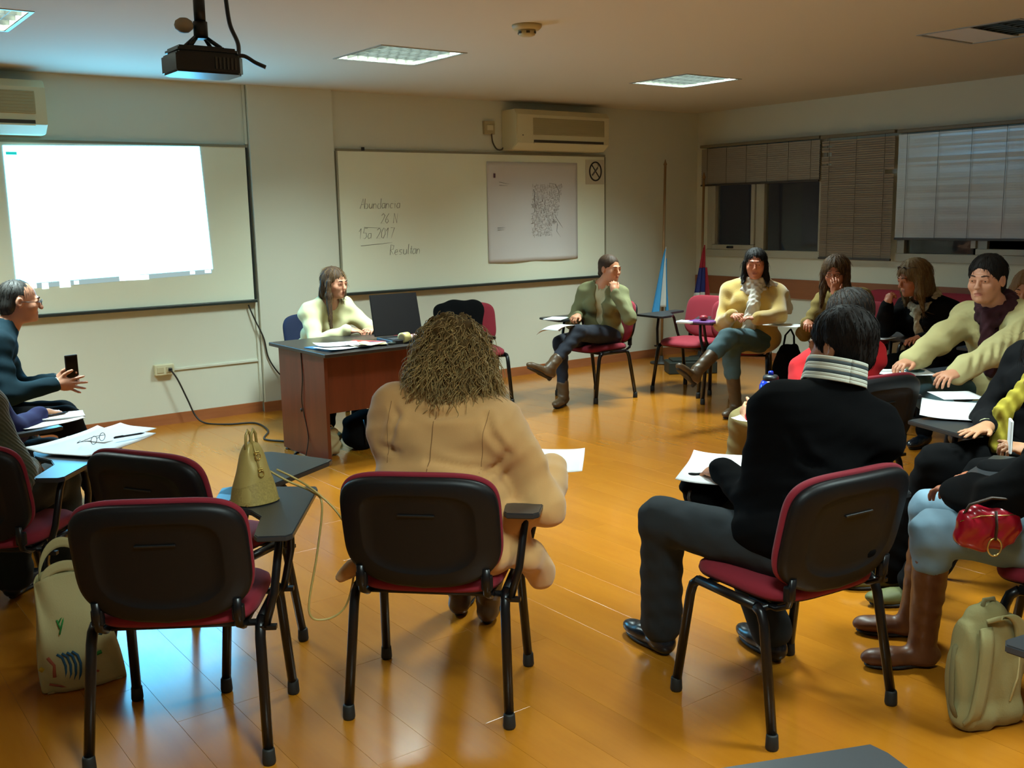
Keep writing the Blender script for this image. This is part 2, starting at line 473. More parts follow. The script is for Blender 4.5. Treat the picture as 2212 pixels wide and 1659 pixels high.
window('window_2', *W2, [(4.56, 0.09), (3.6, 0.09)], {1})

# ---------------------------------------------------------------- ceiling light fittings
M_louver = mat('louver_metal', (104, 106, 100), 0.25, 0.9)
M_house = mat('fitting_white', (215, 214, 200), 0.5)
def lamp(i, x, y, lit, label=None):
    o = empty('ceiling_light', (x, y, ZC), 0, label or 'recessed louvred ceiling light', 'ceiling light', 'recessed louvred ceiling lights')
    b = MB(); t = 0.01; H = 0.11
    b.b2((-HL+t, -HL+t, H-t), (HL-t, HL-t, H))
    for sx in (-1, 1):
        b.b2((min(sx*HL, sx*(HL-t)), -HL, 0.0), (max(sx*HL, sx*(HL-t)), HL, H)); b.b2((-HL+t, min(sx*HL, sx*(HL-t)), 0.0), (HL-t, max(sx*HL, sx*(HL-t)), H))
    b.build('housing', M_house, o)
    b = MB(); f = 0.014
    b.b2((-HL-f, -HL-f, -0.004), (HL+f, -HL+0.006, -0.0002)); b.b2((-HL-f, HL-0.006, -0.004), (HL+f, HL+f, -0.0002))
    b.b2((-HL-f, -HL+0.006, -0.004), (-HL+0.006, HL-0.006, -0.0002)); b.b2((HL-0.006, -HL+0.006, -0.004), (HL+f, HL-0.006, -0.0002))
    b.build('trim_frame', M_alu, o)
    me = None
    for k in range(1, 8):          # cross blades
        X = -HL+0.01+k*(2*HL-0.02)/8
        if me is None:
            b = MB(); b.prism([(-0.0015, -0.0), (0.0015, 0.0), (0.006, 0.045), (-0.006, 0.045)], -HL+0.011, HL-0.011)
            me = bpy.data.meshes.new('louver_blade'); b.bm.transform(Matrix.Rotation(PI/2, 4, 'X')); b.bm.to_mesh(me); b.bm.free(); me.materials.append(M_louver)
        c = bpy.data.objects.new('louver_blade', me); COL.objects.link(c); c.parent = o; c.location = (X, 0, 0.002)
    for k in range(1, 4):          # long blades
        Y = -HL+0.01+k*(2*HL-0.02)/4
        c = bpy.data.objects.new('long_louver', me); COL.objects.link(c); c.parent = o; c.rotation_euler = (0, 0, PI/2); c.location = (0, Y, 0.0035)
    for k in (-1.5, -0.5, 0.5, 1.5):
        b = MB(); b.tube([(-HL+0.02, k*0.14, 0.078), (HL-0.02, k*0.14, 0.078)], 0.013, 8)
        b.build('tube', mat('tube_lit' if lit else 'tube_unlit', (240, 240, 230), 0.4, emit=((1, 0.95, 0.8), 6.0) if lit else None), o)
    if lit:
        ld = bpy.data.lights.new('tube_light', 'AREA'); ld.shape = 'SQUARE'; ld.size = 0.52; ld.energy = LAMP_W; ld.color = LAMP_COL; ld.spread = math.radians(138)
        lo = bpy.data.objects.new('tube_light', ld); COL.objects.link(lo); lo.parent = o; lo.location = (0, 0, 0.056)
    return o
LIT = {(0.955, 5.965), (3.585, 5.965), (6.30, 5.965), (3.585, 3.36), (0.955, 0.75), (3.585, 0.75)}
LL = {(3.585, 5.965): 'lit louvred ceiling light nearer the projector, with bright cells', (6.30, 5.965): 'lit louvred ceiling light over the flags corner',
      (0.955, 5.965): 'louvred ceiling light at the top left edge, left of the projector', (6.30, 3.36): 'dark unlit louvred ceiling light at the top right corner'}
for i, (x, y) in enumerate(LAMPS):
    xx = x-0.03 if (x, y) == (6.30, 3.36) else x
    _l = lamp(i, xx, y, (x, y) != (6.30, 3.36) and (x, y) in LIT, LL.get((x, y)) or 'louvred ceiling light outside the picture, %s row %s' % (('screen side', 'middle', 'camera side', 'rear')[i//4], ('far left', 'left', 'middle', 'right')[i % 4]))
    if (x, y) == (6.30, 3.36):
        b = MB(); b.b2((-0.29, 0.0, -0.002), (0.29, 0.285, 0.0015), bev=0.0008, seg=1); b.build('reflection_panel', mat('reflection_pale', (226, 228, 236), 0.25), _l)  # pale plate stands in for the bright reflection on half of this unlit fitting

# ---------------------------------------------------------------- whiteboards
M_board = mat('whiteboard', (238, 243, 220), 0.3, spec=0.4)
M_edge = mat('board_edge', (38, 44, 40), 0.4)
def board(x0, x1, z0, z1, label):
    o = empty('whiteboard', ((x0+x1)/2, YB-0.001, z0), 0, label, 'whiteboard', 'whiteboards on the back wall')
    W = (x1-x0)/2; H = z1-z0
    b = MB(); b.b2((-W+0.012, -0.022, 0.012), (W-0.012, -0.004, H-0.012)); b.build('board_surface', M_board, o)
    b = MB(); b.b2((-W, -0.028, H-0.014), (W, 0, H+0.006), bev=0.003); b.build('top_rail', mat('rail_grey', (132, 130, 108), 0.5), o)
    b = MB(); b.b2((-W, -0.06, -0.012), (W, 0, 0.010), bev=0.003); b.build('pen_tray', M_edge, o)
    for s in (-1, 1):
        b = MB(); b.b2((s*W-0.006, -0.028, 0.011), (s*W+0.006, 0, H-0.015)); b.build('side_rail', M_edge if (s > 0 and x1 < 4) else mat('rail_pale', (160, 158, 136), 0.5), o)
    return o
board(0.25, 3.27, 0.93, 2.17, 'whiteboard under the projected screen image, left of the wall pillar')
b2 = board(4.065, 7.13, 0.93, 2.16, 'whiteboard with faint handwriting and the pinned map')
b = MB(); b.box((4.32-5.6, -0.03, 1.237), (0.03, 0.012, 0.03), bev=0.003); b.build('rail_clip', M_black, b2)

# handwriting on the second board (board writing in strokes)
def stroke_text(lines, ox, oz, s, y):
    out = []
    for L in lines:
        out.append([(ox+p[0]*s, y, oz+p[1]*s) for p in L])
    return out
GL = {
 'A': [[(0, 0), (.25, 1), (.5, 0)], [(.1, .4), (.4, .4)]], 'b': [[(0, 1), (0, 0), (.3, 0), (.38, .25), (.25, .5), (0, .45)]],
 'u': [[(0, .5), (.03, .08), (.2, 0), (.35, .12), (.36, .5), (.4, 0)]], 'n': [[(0, .5), (0, 0), (.04, .38), (.2, .5), (.33, .35), (.35, 0)]],
 'd': [[(.36, 1), (.36, 0), (.1, 0), (0, .2), (.08, .48), (.36, .45)]], 'a': [[(.36, .5), (.1, .5), (0, .2), (.12, 0), (.34, .1), (.36, .5), (.4, 0)]],
 'c': [[(.35, .45), (.1, .5), (0, .2), (.12, 0), (.36, .06)]], 'i': [[(.05, .5), (.07, 0)], [(.07, .7), (.08, .74)]], 'e': [[(0, .25), (.33, .28), (.25, .5), (.06, .45), (0, .15), (.15, 0), (.36, .06)]],
 's': [[(.32, .48), (.08, .46), (.06, .3), (.28, .2), (.24, .02), (0, .02)]], 't': [[(.12, .8), (.1, .1), (.25, 0)], [(0, .52), (.28, .52)]], 'l': [[(.05, 1), (.05, .08), (.15, 0)]],
 '2': [[(0, .8), (.2, 1), (.4, .8), (.3, .5), (0, 0), (.45, 0)]], '6': [[(.35, 1), (.05, .5), (0, .2), (.2, 0), (.38, .2), (.25, .45), (.03, .35)]], '0': [[(.2, 1), (0, .6), (.05, .1), (.25, 0), (.42, .4), (.36, .9), (.2, 1)]],
 '1': [[(0, .7), (.2, 1), (.2, 0)]], '5': [[(.4, 1), (.05, 1), (.02, .55), (.3, .55), (.38, .2), (.2, 0), (0, .08)]], '7': [[(0, 1), (.42, 1), (.15, 0)]], 'N': [[(0, 0), (0, 1), (.4, 0), (.4, 1)]],
 'R': [[(0, 0), (0, 1), (.35, .9), (.3, .55), (0, .5), (.4, 0)]], 'P': [[(0, 0), (0, 1), (.35, .9), (.3, .5), (0, .48)]], 'm': [[(0, .5), (0, 0), (.03, .4), (.15, .5), (.2, 0), (.24, .4), (.38, .5), (.42, 0)]], ' ': [], '-': [[(0, .4), (.4, .42)]], 'o': [[(.18, .5), (0, .25), (.15, 0), (.36, .22), (.2, .5)]]}
lines = []
def wr(t, x, z, s):
    for ch in t:
        for g in GL[ch]: lines.append([(x+(p[0]+0.15*p[1])*s-5.5975, YB-0.0245-YB+0.001, z+p[1]*s-0.93) for p in g])
        x += (0.5 if ch not in 'ilt' else 0.28)*s
wr('Abundancia', 4.27, 1.66, 0.085); wr('26 N', 4.47, 1.53, 0.085); wr('15a 2017', 4.24, 1.40, 0.09); wr('Resultan', 4.55, 1.25, 0.09)
lines += [[(4.30-5.5975, -0.0235, 1.50-0.93), (4.47-5.5975, -0.0235, 1.49-0.93)], [(4.26-5.5975, -0.0235, 1.34-0.93), (4.34-5.5975, -0.0235, 1.345-0.93), (4.44-5.5975, -0.0235, 1.35-0.93), (4.58-5.5975, -0.0235, 1.36-0.93)]]
link('handwriting', tubes_np('handwriting', [np.array(l) for l in lines], 0.0022, 4), mat('marker_ink', (120, 116, 96), 0.7), b2)

# map
mo = empty('wall_map', (6.185, YB-0.026, 1.13), 0, 'large white city map sheet pinned to the whiteboard', 'map')
grid_mesh('map_sheet', lambda u, v: (-0.56+1.12*u, -0.004-0.004*math.sin(u*2*PI)**2-0.012*(1-v)**6*abs(math.sin(u*2*PI)), 0.95*v), 33, 25, mat('map_paper', (212, 208, 204), 0.6), mo, thick=0.0008)
rg = random.Random(9); segs = []; dark = []
def inside(x, z):
    if 0.62 < z < 0.74: return -0.02 < x < 0.36-0.2*(0.74-z)
    if 0.34 < z <= 0.62: return -0.02-0.05*(0.62-z) < x < 0.34-0.25*(0.62-z)
    if 0.24 < z <= 0.34: return 0.02-0.05 < x < 0.22
    return False
for k in range(1100):
    x = rg.uniform(-0.05, 0.36); z = rg.uniform(0.24, 0.74)
    if not inside(x, z): continue
    L = rg.uniform(0.012, 0.04); a = rg.choice((0.15, 0.15+PI/2))
    segs.append(np.array([(x-L*math.cos(a)/2, -0.0095, z-L*math.sin(a)/2), (x+L*math.cos(a)/2, -0.0095, z+L*math.sin(a)/2)]))
link('map_streets', tubes_np('map_streets', segs, 0.0014, 3), mat('map_ink', (168, 156, 148), 0.7), mo, kind='stuff')
dark = [[(0.19, 0.75), (0.27, 0.74), (0.31, 0.68), (0.325, 0.6)], [(0.27, 0.42), (0.31, 0.37), (0.36, 0.31)], [(0.24, 0.40), (0.245, 0.37)], [(0.22, 0.37), (0.28, 0.375), (0.30, 0.33)], [(0.345, 0.745), (0.35, 0.73)], [(-0.01, 0.69), (0.01, 0.66), (0.0, 0.6), (0.01, 0.55), (0.0, 0.47)],
        [(0.29, 0.35), (0.28, 0.28), (0.33, 0.22)], [(-0.45, 0.33), (-0.36, 0.33)], [(-0.45, 0.31), (-0.37, 0.31)], [(-0.42, 0.76), (-0.30, 0.74)], [(-0.42, 0.73), (-0.32, 0.725)]]
link('map_lines', tubes_np('map_lines', [np.array([(p[0], -0.010, p[1]) for p in l]) for l in dark], 0.0019, 4), mat('map_dark_ink', (86, 84, 80), 0.7), mo)
b = MB(); b.box((-0.475, -0.0095, 0.82), (0.022, 0.002, 0.04)); b.build('map_emblem', mat('map_emblem', (92, 60, 78), 0.7), mo)

# no smoking sign
so = empty('no_smoking_sign', (6.99, YB-0.027, 1.87), 0, 'white no smoking notice with a crossed circle at the whiteboard corner', 'sign')
b = MB(); b.b2((-0.13, -0.002, 0), (0.12, 0, 0.245)); b.build('sign_sheet', mat('sign_paper', (206, 200, 176), 0.6), so)
b = MB(); b.tube([(0.0+0.078*math.cos(a), -0.004, 0.13+0.092*math.sin(a)) for a in [2*PI*k/32 for k in range(32)]], 0.008, 6, closed=True)
b.tube([(-0.05, -0.004, 0.195), (0.055, -0.004, 0.065)], 0.006, 6); b.build('ban_ring', mat('sign_black', (34, 30, 26), 0.6), so)
b = MB(); b.tube([(-0.045, -0.003, 0.09), (0.03, -0.003, 0.165)], 0.009, 6); b.tube([(0.03, -0.003, 0.17), (0.045, -0.003, 0.185), (0.03, -0.003, 0.20)], 0.004, 5); b.build('cigarette', mat('sign_grey', (96, 90, 88), 0.6), so)

# projected image: bright screen on the first board
def screen_mat(name, col, st):
    m = bpy.data.materials.new(name); m.use_nodes = True; nt = m.node_tree; nt.nodes.clear()
    e = nt.nodes.new('ShaderNodeEmission'); e.inputs[0].default_value = (*col, 1); e.inputs[1].default_value = st
    o = nt.nodes.new('ShaderNodeOutputMaterial'); nt.links.new(e.outputs[0], o.inputs[0]); return m
po = empty('projected_image', (2.2, YB-0.0245, 1.1), 0, 'bright white projected computer screen with a ragged taskbar on the whiteboard', 'projection')
def quad_panel(name, pts, m):
    b = MB(); vs = [b.bm.verts.new((p[0]-2.2, -0.001, p[1]-1.1)) for p in pts]; b.bm.faces.new(vs); ob = b.build(name, m, po)
    return ob
ME = screen_mat('screen_light', (0.13, 0.60, 1.0), SCREEN_E)
quad_panel('screen_page', [(1.49, 1.165), (2.925, 1.205), (2.885, 2.155), (1.49, 2.13)], ME)
MT = screen_mat('screen_taskbar', (0.45, 0.62, 0.62), 0.75); MI = screen_mat('screen_icon', (0.7, 0.95, 1.0), 2.5)
quad_panel('taskbar', [(1.60, 1.13), (2.915, 1.168), (2.922, 1.204), (1.6, 1.166)], MT)
for (a, c, z0, z1) in ((1.655, 1.70, 1.122, 1.166), (1.775, 1.85, 1.125, 1.172), (1.875, 1.91, 1.142, 1.17), (2.2, 2.42, 1.15, 1.186), (1.49, 1.62, 1.13, 1.166), (2.74, 2.78, 1.172, 1.196), (2.86, 2.91, 1.176, 1.2)):
    b = MB(); b.b2((a-2.2, -0.0022, z0-1.1), (c-2.2, -0.0012, z1-1.1)); b.build('taskbar_icon', MI, po)
b = MB(); b.b2((1.505-2.2, -0.0022, 2.068-1.1), (1.575-2.2, -0.0012, 2.088-1.1)); b.build('toolbar_tab', screen_mat('screen_tab', (0.02, 0.62, 0.55), 0.9), po)

# ---------------------------------------------------------------- air conditioners
def aircon(x0, x1, z0, z1, label, d=0.24):
    o = empty('air_conditioner', ((x0+x1)/2, YB, z0), 0, label, 'air conditioner', 'wall air conditioners')
    W = (x1-x0)/2; H = z1-z0; M1 = mat('aircon_cream', (214, 206, 166), 0.45); M2 = mat('aircon_panel', (172, 160, 116), 0.5); MD = mat('aircon_dark', (60, 52, 36), 0.6)
    prof = [(0, 0), (-0.16, 0.0), (-d, 0.06), (-d-0.005, H-0.05), (-d+0.03, H), (0, H)]
    b = MB(); b.prism([(p[0], p[1]) for p in prof], -W, W, bev=0.006)
    b.bm.transform(Matrix(((0, 0, 1, 0), (1, 0, 0, 0), (0, 1, 0, 0), (0, 0, 0, 1)))); b.build('body', M1, o)
    b = MB(); b.box((0.06, -d-0.004, H*0.58), (2*W-0.26, 0.008, H*0.42), bev=0.004)
    b.build('front_panel', M2, o)
    for k in range(7):
        b = MB(); b.box((0.06, -d-0.009, H*0.42+k*0.021), (2*W-0.28, 0.004, 0.005)); b.build('grille_slat', M2, o)
    b = MB(); b.box((0.06, -d+0.004, 0.075), (2*W-0.28, 0.02, 0.03)); b.build('air_outlet', MD, o)
    b = MB(); b.box((0.06, -d-0.004, 0.06), (2*W-0.28, 0.012, 0.012), rot=Matrix.Rotation(0.5, 3, 'X'), bev=0.002); b.build('outlet_flap', M1, o)
    b = MB(); b.box((-W+0.07, -d-0.003, 0.13), (0.012, 0.004, 0.01)); b.build('status_light', MD, o)
    return o
ac = aircon(5.83, 6.99, 2.185, 2.555, 'cream air conditioner above the second whiteboard')
aircon(0.45, 1.75, 2.20, 2.56, 'pale air conditioner at the top left corner, above the projected screen')
def cable(name, pts, r, m, label=None, cat=None, parent=None, n=6):
    # smooth through points (Catmull-Rom)
    P = [Vector(p) for p in pts]; P = [P[0]]+P+[P[-1]]; out = []
    for i in range(1, len(P)-2):
        for k in range(8):
            t = k/8; a, b_, c, d = P[i-1], P[i], P[i+1], P[i+2]
            out.append(0.5*((2*b_)+(c-a)*t+(2*a-5*b_+4*c-d)*t*t+(3*b_-a-3*c+d)*t**3))
    out.append(P[-2]); b = MB(); b.tube(out, r, n); return b.build(name, m, parent, label=label, cat=cat)
# socket near the AC
so = empty('wall_socket', (5.67, YB, 2.33), 0, 'small cream socket box beside the air conditioner', 'socket')
b = MB(); b.b2((-0.06, -0.035, 0), (0.06, 0, 0.12), bev=0.006); b.build('socket_box', mat('socket_cream', (176, 164, 122), 0.5), so)
b = MB(); b.b2((-0.035, -0.042, 0.035), (0.035, -0.035, 0.085), bev=0.003); b.build('socket_plate', M_white_plastic, so)
cable('aircon_cord', [(5.69, YB-0.03, 2.34), (5.71, YB-0.02, 2.26), (5.76, YB-0.012, 2.20), (5.82, YB-0.012, 2.195), (5.85, YB-0.03, 2.25), (5.86, YB-0.06, 2.3)], 0.007, mat('cord_grey', (70, 62, 44), 0.6), 'short power cord between the cream socket box and the air conditioner', 'cord')
# socket + conduit under the first board
so = empty('wall_socket', (2.48, YB, 0.40), 0, 'white double socket on the lower wall under the screen', 'socket')
b = MB(); b.b2((-0.075, -0.045, 0), (0.075, 0, 0.085), bev=0.006); b.build('socket_box', M_white_plastic, so)
for s in (-1, 1):
    b = MB(); b.b2((s*0.035-0.026, -0.05, 0.02), (s*0.035+0.026, -0.045, 0.065), bev=0.002); b.build('socket_plate', mat('socket_face', (190, 182, 146), 0.5), so)
b = MB(); b.b2((0.025, -0.075, 0.03), (0.05, -0.05, 0.055), bev=0.004); b.build('plug', M_black, so)
b = MB(); b.b2((2.56, YB-0.014, 0.425), (3.262, YB, 0.443), bev=0.002); b.build('cable_conduit', M_wall, label='horizontal cable conduit running right from the lower white socket', cat='conduit')
b = MB(); b.b2((3.262, YB-0.02, 0.086), (3.285, YB, 0.93-0.013), bev=0.002); b.build('cable_conduit', M_wall, label='vertical cable conduit under the first whiteboard beside the pillar', cat='conduit')
b = MB(); b.b2((3.262, YB-0.02, 2.18), (3.285, YB, ZC), bev=0.002); b.build('cable_conduit', M_wall, label='vertical cable conduit from the first whiteboard up to the ceiling', cat='conduit')
M_cord = mat('black_cord', (34, 32, 26), 0.55)
cable('floor_cable', [(2.517, YB-0.075, 0.44), (2.56, YB-0.09, 0.36), (2.62, YB-0.10, 0.2), (2.67, YB-0.12, 0.06), (2.72, YB-0.2, 0.008), (2.84, 7.52, 0.007), (3.02, 7.42, 0.007), (2.98, 7.08, 0.007), (2.84, 6.82, 0.007), (2.93, 6.62, 0.007), (2.93, 6.4, 0.007), (2.78, 6.2, 0.007), (2.74, 6.06, 0.01)], 0.007, M_cord, 'dark power cable from the lower white socket across the floor to the desk', 'cable')
cable('hanging_cable', [(3.20, YB-0.03, 0.90), (3.24, YB-0.045, 0.78), (3.30, YB-0.065, 0.62), (3.33, YB-0.065, 0.46), (3.40, YB-0.07, 0.33), (3.50, YB-0.075, 0.22), (3.54, YB-0.09, 0.1), (3.60, YB-0.13, 0.008), (3.7, 7.6, 0.007)], 0.006, M_cord, 'black cable hanging from the first whiteboard down to the floor', 'cable')
pa = empty('power_strip', (2.74, 5.98, 0), 0.3, 'black power adapter on the floor beside the desk side panel', 'adapter')
b = MB(); b.b2((-0.035, -0.075, 0.0), (0.035, 0.075, 0.035), bev=0.008); b.build('adapter_body', M_black, pa)
b = MB(); b.b2((-0.02, -0.03, 0.035), (0.02, 0.03, 0.04), bev=0.002); b.build('adapter_label', mat('adapter_grey', (80, 80, 76), 0.5), pa)

# ---------------------------------------------------------------- projector
pr = empty('projector', (1.74, 4.62, 2.24), 0, 'black ceiling projector on a short black bracket', 'projector')
MPJ = mat('projector_black', (20, 22, 24), 0.35)
b = MB(); b.prism([(-0.16, -0.11), (0.13, -0.11), (0.16, -0.07), (0.16, 0.09), (0.13, 0.12), (-0.12, 0.12), (-0.16, 0.08)], 0.0, 0.085, bev=0.008); b.build('projector_body', MPJ, pr)
b = MB(); b.prism([(-0.145, -0.1), (0.125, -0.1), (0.145, -0.06), (0.145, 0.08), (0.12, 0.105), (-0.11, 0.105), (-0.145, 0.07)], 0.085, 0.115, bev=0.01); b.build('projector_cover', MPJ, pr)
R90 = Matrix.Rotation(-PI/2, 3, 'X')
b = MB(); b.lathe([(0.036, 0), (0.036, 0.03), (0.028, 0.034), (0.024, 0.03)], (-0.07, 0.115, 0.045), 20, rot=R90); b.build('lens', MPJ, pr)
b = MB(); b.lathe([(0.022, 0), (0.012, 0.006), (0.001, 0.008)], (-0.07, 0.142, 0.045), 16, rot=R90); b.build('lens_glass', mat('lens_glow', (150, 230, 255), 0.1, emit=((0.3, 0.85, 1.0), 3.0)), pr)
for k in range(6):
    b = MB(); b.box((0.02+k*0.018, -0.112, 0.045), (0.008, 0.006, 0.05)); b.build('vent_slot', mat('vent_grey', (60, 62, 60), 0.5), pr)
b = MB(); b.box((0.0, -0.005, 0.118), (0.16, 0.12, 0.008), bev=0.002); b.tube([(-0.07, -0.05, 0.12), (-0.02, 0, 0.17)], 0.01, 6); b.tube([(0.07, -0.05, 0.12), (0.02, 0, 0.17)], 0.01, 6); b.tube([(0.07, 0.05, 0.12), (0.02, 0.01, 0.17)], 0.01, 6); b.tube([(-0.07, 0.05, 0.12), (-0.02, 0.01, 0.17)], 0.01, 6)
b.tube([(0, 0, 0.16), (0, 0, 0.235)], 0.032, 12); b.tube([(0, 0, 0.235), (0.005, 0.01, 0.39)], 0.026, 12); b.build('bracket', MPJ, pr)
b = MB(); b.prism([(-0.075, -0.06), (0.075, -0.06), (0.09, 0), (0.07, 0.07), (-0.07, 0.07), (-0.09, 0)], 0.385, 0.398, bev=0.003); b.build('ceiling_plate', MPJ, pr)
b = MB(); b.lathe([(0.0005, -0.03), (0.02, -0.027), (0.038, -0.012), (0.042, 0.004), (0.036, 0.022), (0.018, 0.034), (0.0005, 0.036)], (-0.075, 0.0, 0.21), 18)
b.build('cable_coil', mat('coil_beige', (160, 150, 128), 0.6), pr)
cable('projector_cable', [(1.90, 4.60, 2.315), (1.93, 4.66, 2.40), (1.92, 4.72, 2.5), (1.915, 4.74, 2.64)], 0.010, MPJ, 'black cable from the ceiling down to the projector', 'cable')
cable('projector_lead', [(1.84, 4.56, 2.31), (1.90, 4.545, 2.33), (1.95, 4.52, 2.30), (1.99, 4.50, 2.28)], 0.010, MPJ, 'short black lead sticking out of the right side of the projector', 'cable')

# smoke detector
sd = empty('smoke_detector', (3.64, 4.66, ZC), 0, 'small cream smoke detector box on the ceiling', 'smoke detector')
b = MB(); b.lathe([(0.085, 0), (0.085, -0.012), (0.07, -0.028), (0.001, -0.03)], n=24); b.build('detector_base', mat('detector_cream', (186, 172, 124), 0.5), sd)
b = MB(); b.lathe([(0.05, -0.03), (0.046, -0.055), (0.03, -0.062), (0.001, -0.063)], n=24); b.build('detector_head', mat('detector_cream', (186, 172, 124), 0.5), sd)
for k in range(6):
    a = k*PI/3; b = MB(); b.box((0.0485*math.cos(a), 0.0485*math.sin(a), -0.043), (0.006, 0.02, 0.012), rot=Matrix.Rotation(a, 3, 'Z')); b.build('detector_slot', mat('slot_dark', (70, 60, 36), 0.6), sd)

# ---------------------------------------------------------------- blinds
M_slat = mat('blind_slat', (196, 204, 210), 0.26, 0.25); M_slat2 = mat('blind_slat_brown', (158, 150, 136), 0.42, 0.15)
def blind(y0, y1, z0, z1, label, m, tilt=62, gap=(), bottom=True, dx=0.06, sag=0):
    x = XR-dx; o = empty('window_blind', (x, (y0+y1)/2, z0), 0, label, 'blind', 'metal window blinds')
    W = (y1-y0)/2; H = z1-z0
    b = MB(); b.b2((-0.025, -W, H-0.03), (0.03, W, H), bev=0.004); b.build('head_rail', mat('blind_rail', (120, 112, 88), 0.45), o)
    n = int((H-0.06)/0.021); R = Matrix.Rotation(math.radians(tilt), 3, 'Y'); b = MB()
    rr = random.Random(int(y0*100))
    for k in range(n):
        z = 0.03+k*0.021
        tl = Matrix.Rotation(math.radians(tilt+rr.uniform(-3, 3)), 3, 'Y')
        a0, a1 = -W+0.006, W-0.006
        for g in gap:
            if g[2] < z < g[3]:
                if g[0] <= a0+0.02: a0 = g[1]
                elif g[1] >= a1-0.02: a1 = g[0]
        b.box((0, (a0+a1)/2, z), (0.025, a1-a0, 0.0009), rot=tl)
    b.build('slats', m, o, kind='stuff')
    if bottom: b = MB(); b.b2((-0.014, -W+0.004, 0), (0.014, W-0.004, 0.02), bev=0.003); b.build('bottom_rail', mat('blind_bottom', (64, 58, 50), 0.5), o)
    nc = max(2, int(round(W*2/0.28)))
    for k in range(nc):
        yy = -W+0.1+k*(2*W-0.2)/(nc-1); b = MB(); b.tube([(-0.0145, yy, 0.01), (-0.0145, yy, H-0.03)], 0.0018, 4); b.build('ladder_cord', mat('blind_cord', (66, 64, 58), 0.8), o)
    return o
blind(6.215, 7.765, 1.845, 2.285, 'short half raised grey metal blind beside the flag poles', M_slat2, tilt=66)
blind(5.39, 6.19, 1.09, 2.28, 'narrow brown grey blind with bent gaps in its upper slats', M_slat2, tilt=60, gap=((-0.41, -0.30, 0.80, 0.83), (0.28, 0.41, 1.06, 1.09), (0.28, 0.41, 0.98, 1.02), (0.28, 0.41, 0.90, 0.92)), dx=0.075)
blind(2.75, 5.375, 1.285, 2.275, 'wide grey metal blind at the right with a blue sheen', M_slat, tilt=80)

# ================================================================ tablet-arm chairs
M_red = mat('burgundy_fabric', (128, 14, 34), 0.85, bump=(500, 0.25, 0.001), sheen=0.06)
M_shell = mat('chair_shell', (9, 11, 14), 0.5, bump=(400, 0.12, 0.001), spec=0.35)
M_leg = mat('leg_metal', (17, 17, 19), 0.33, 0.2)
M_foot = mat('rubber_foot', (26, 28, 26), 0.6)
M_tab = mat('tablet_laminate', (44, 47, 50), 0.32)
M_tabedge = mat('tablet_edge', (40, 30, 26), 0.4)

def rrect(hw, hh, n=64, p=5.0, bow=0.0):
    pts = []
    for k in range(n):
        a = 2*PI*k/n; c, s = math.cos(a), math.sin(a)
        x = hw*math.copysign(abs(c)**(2/p), c); z = hh*math.copysign(abs(s)**(2/p), s)
        if z < 0: z -= bow*(1-(x/hw)**2)*(-z/hh)
        if z > 0: z += 0.008*(1-(x/hw)**2)*(z/hh)
        pts.append((x, z))
    return pts
def pad(name, outline, rings, fn, m, parent):
    """rings: (scale, depth) front to back; fn maps (x,z,depth)->xyz"""
    b = MB(); n = len(outline); R = []
    for s, d in rings: R.append([b.bm.verts.new(fn(x*s, z*s, d)) for x, z in outline])
    for a, c in zip(R, R[1:]):
        for k in range(n): b.bm.faces.new((a[k], a[(k+1) % n], c[(k+1) % n], c[k]))
    for ring, sgn in ((R[0], 1), (R[-1], -1)):
        co = sum((v.co for v in ring), Vector())/n; v = b.bm.verts.new(co)
        for k in range(n): b.bm.faces.new((ring[k], ring[(k+1) % n], v))
    return b.build(name, m, parent, smooth=True)

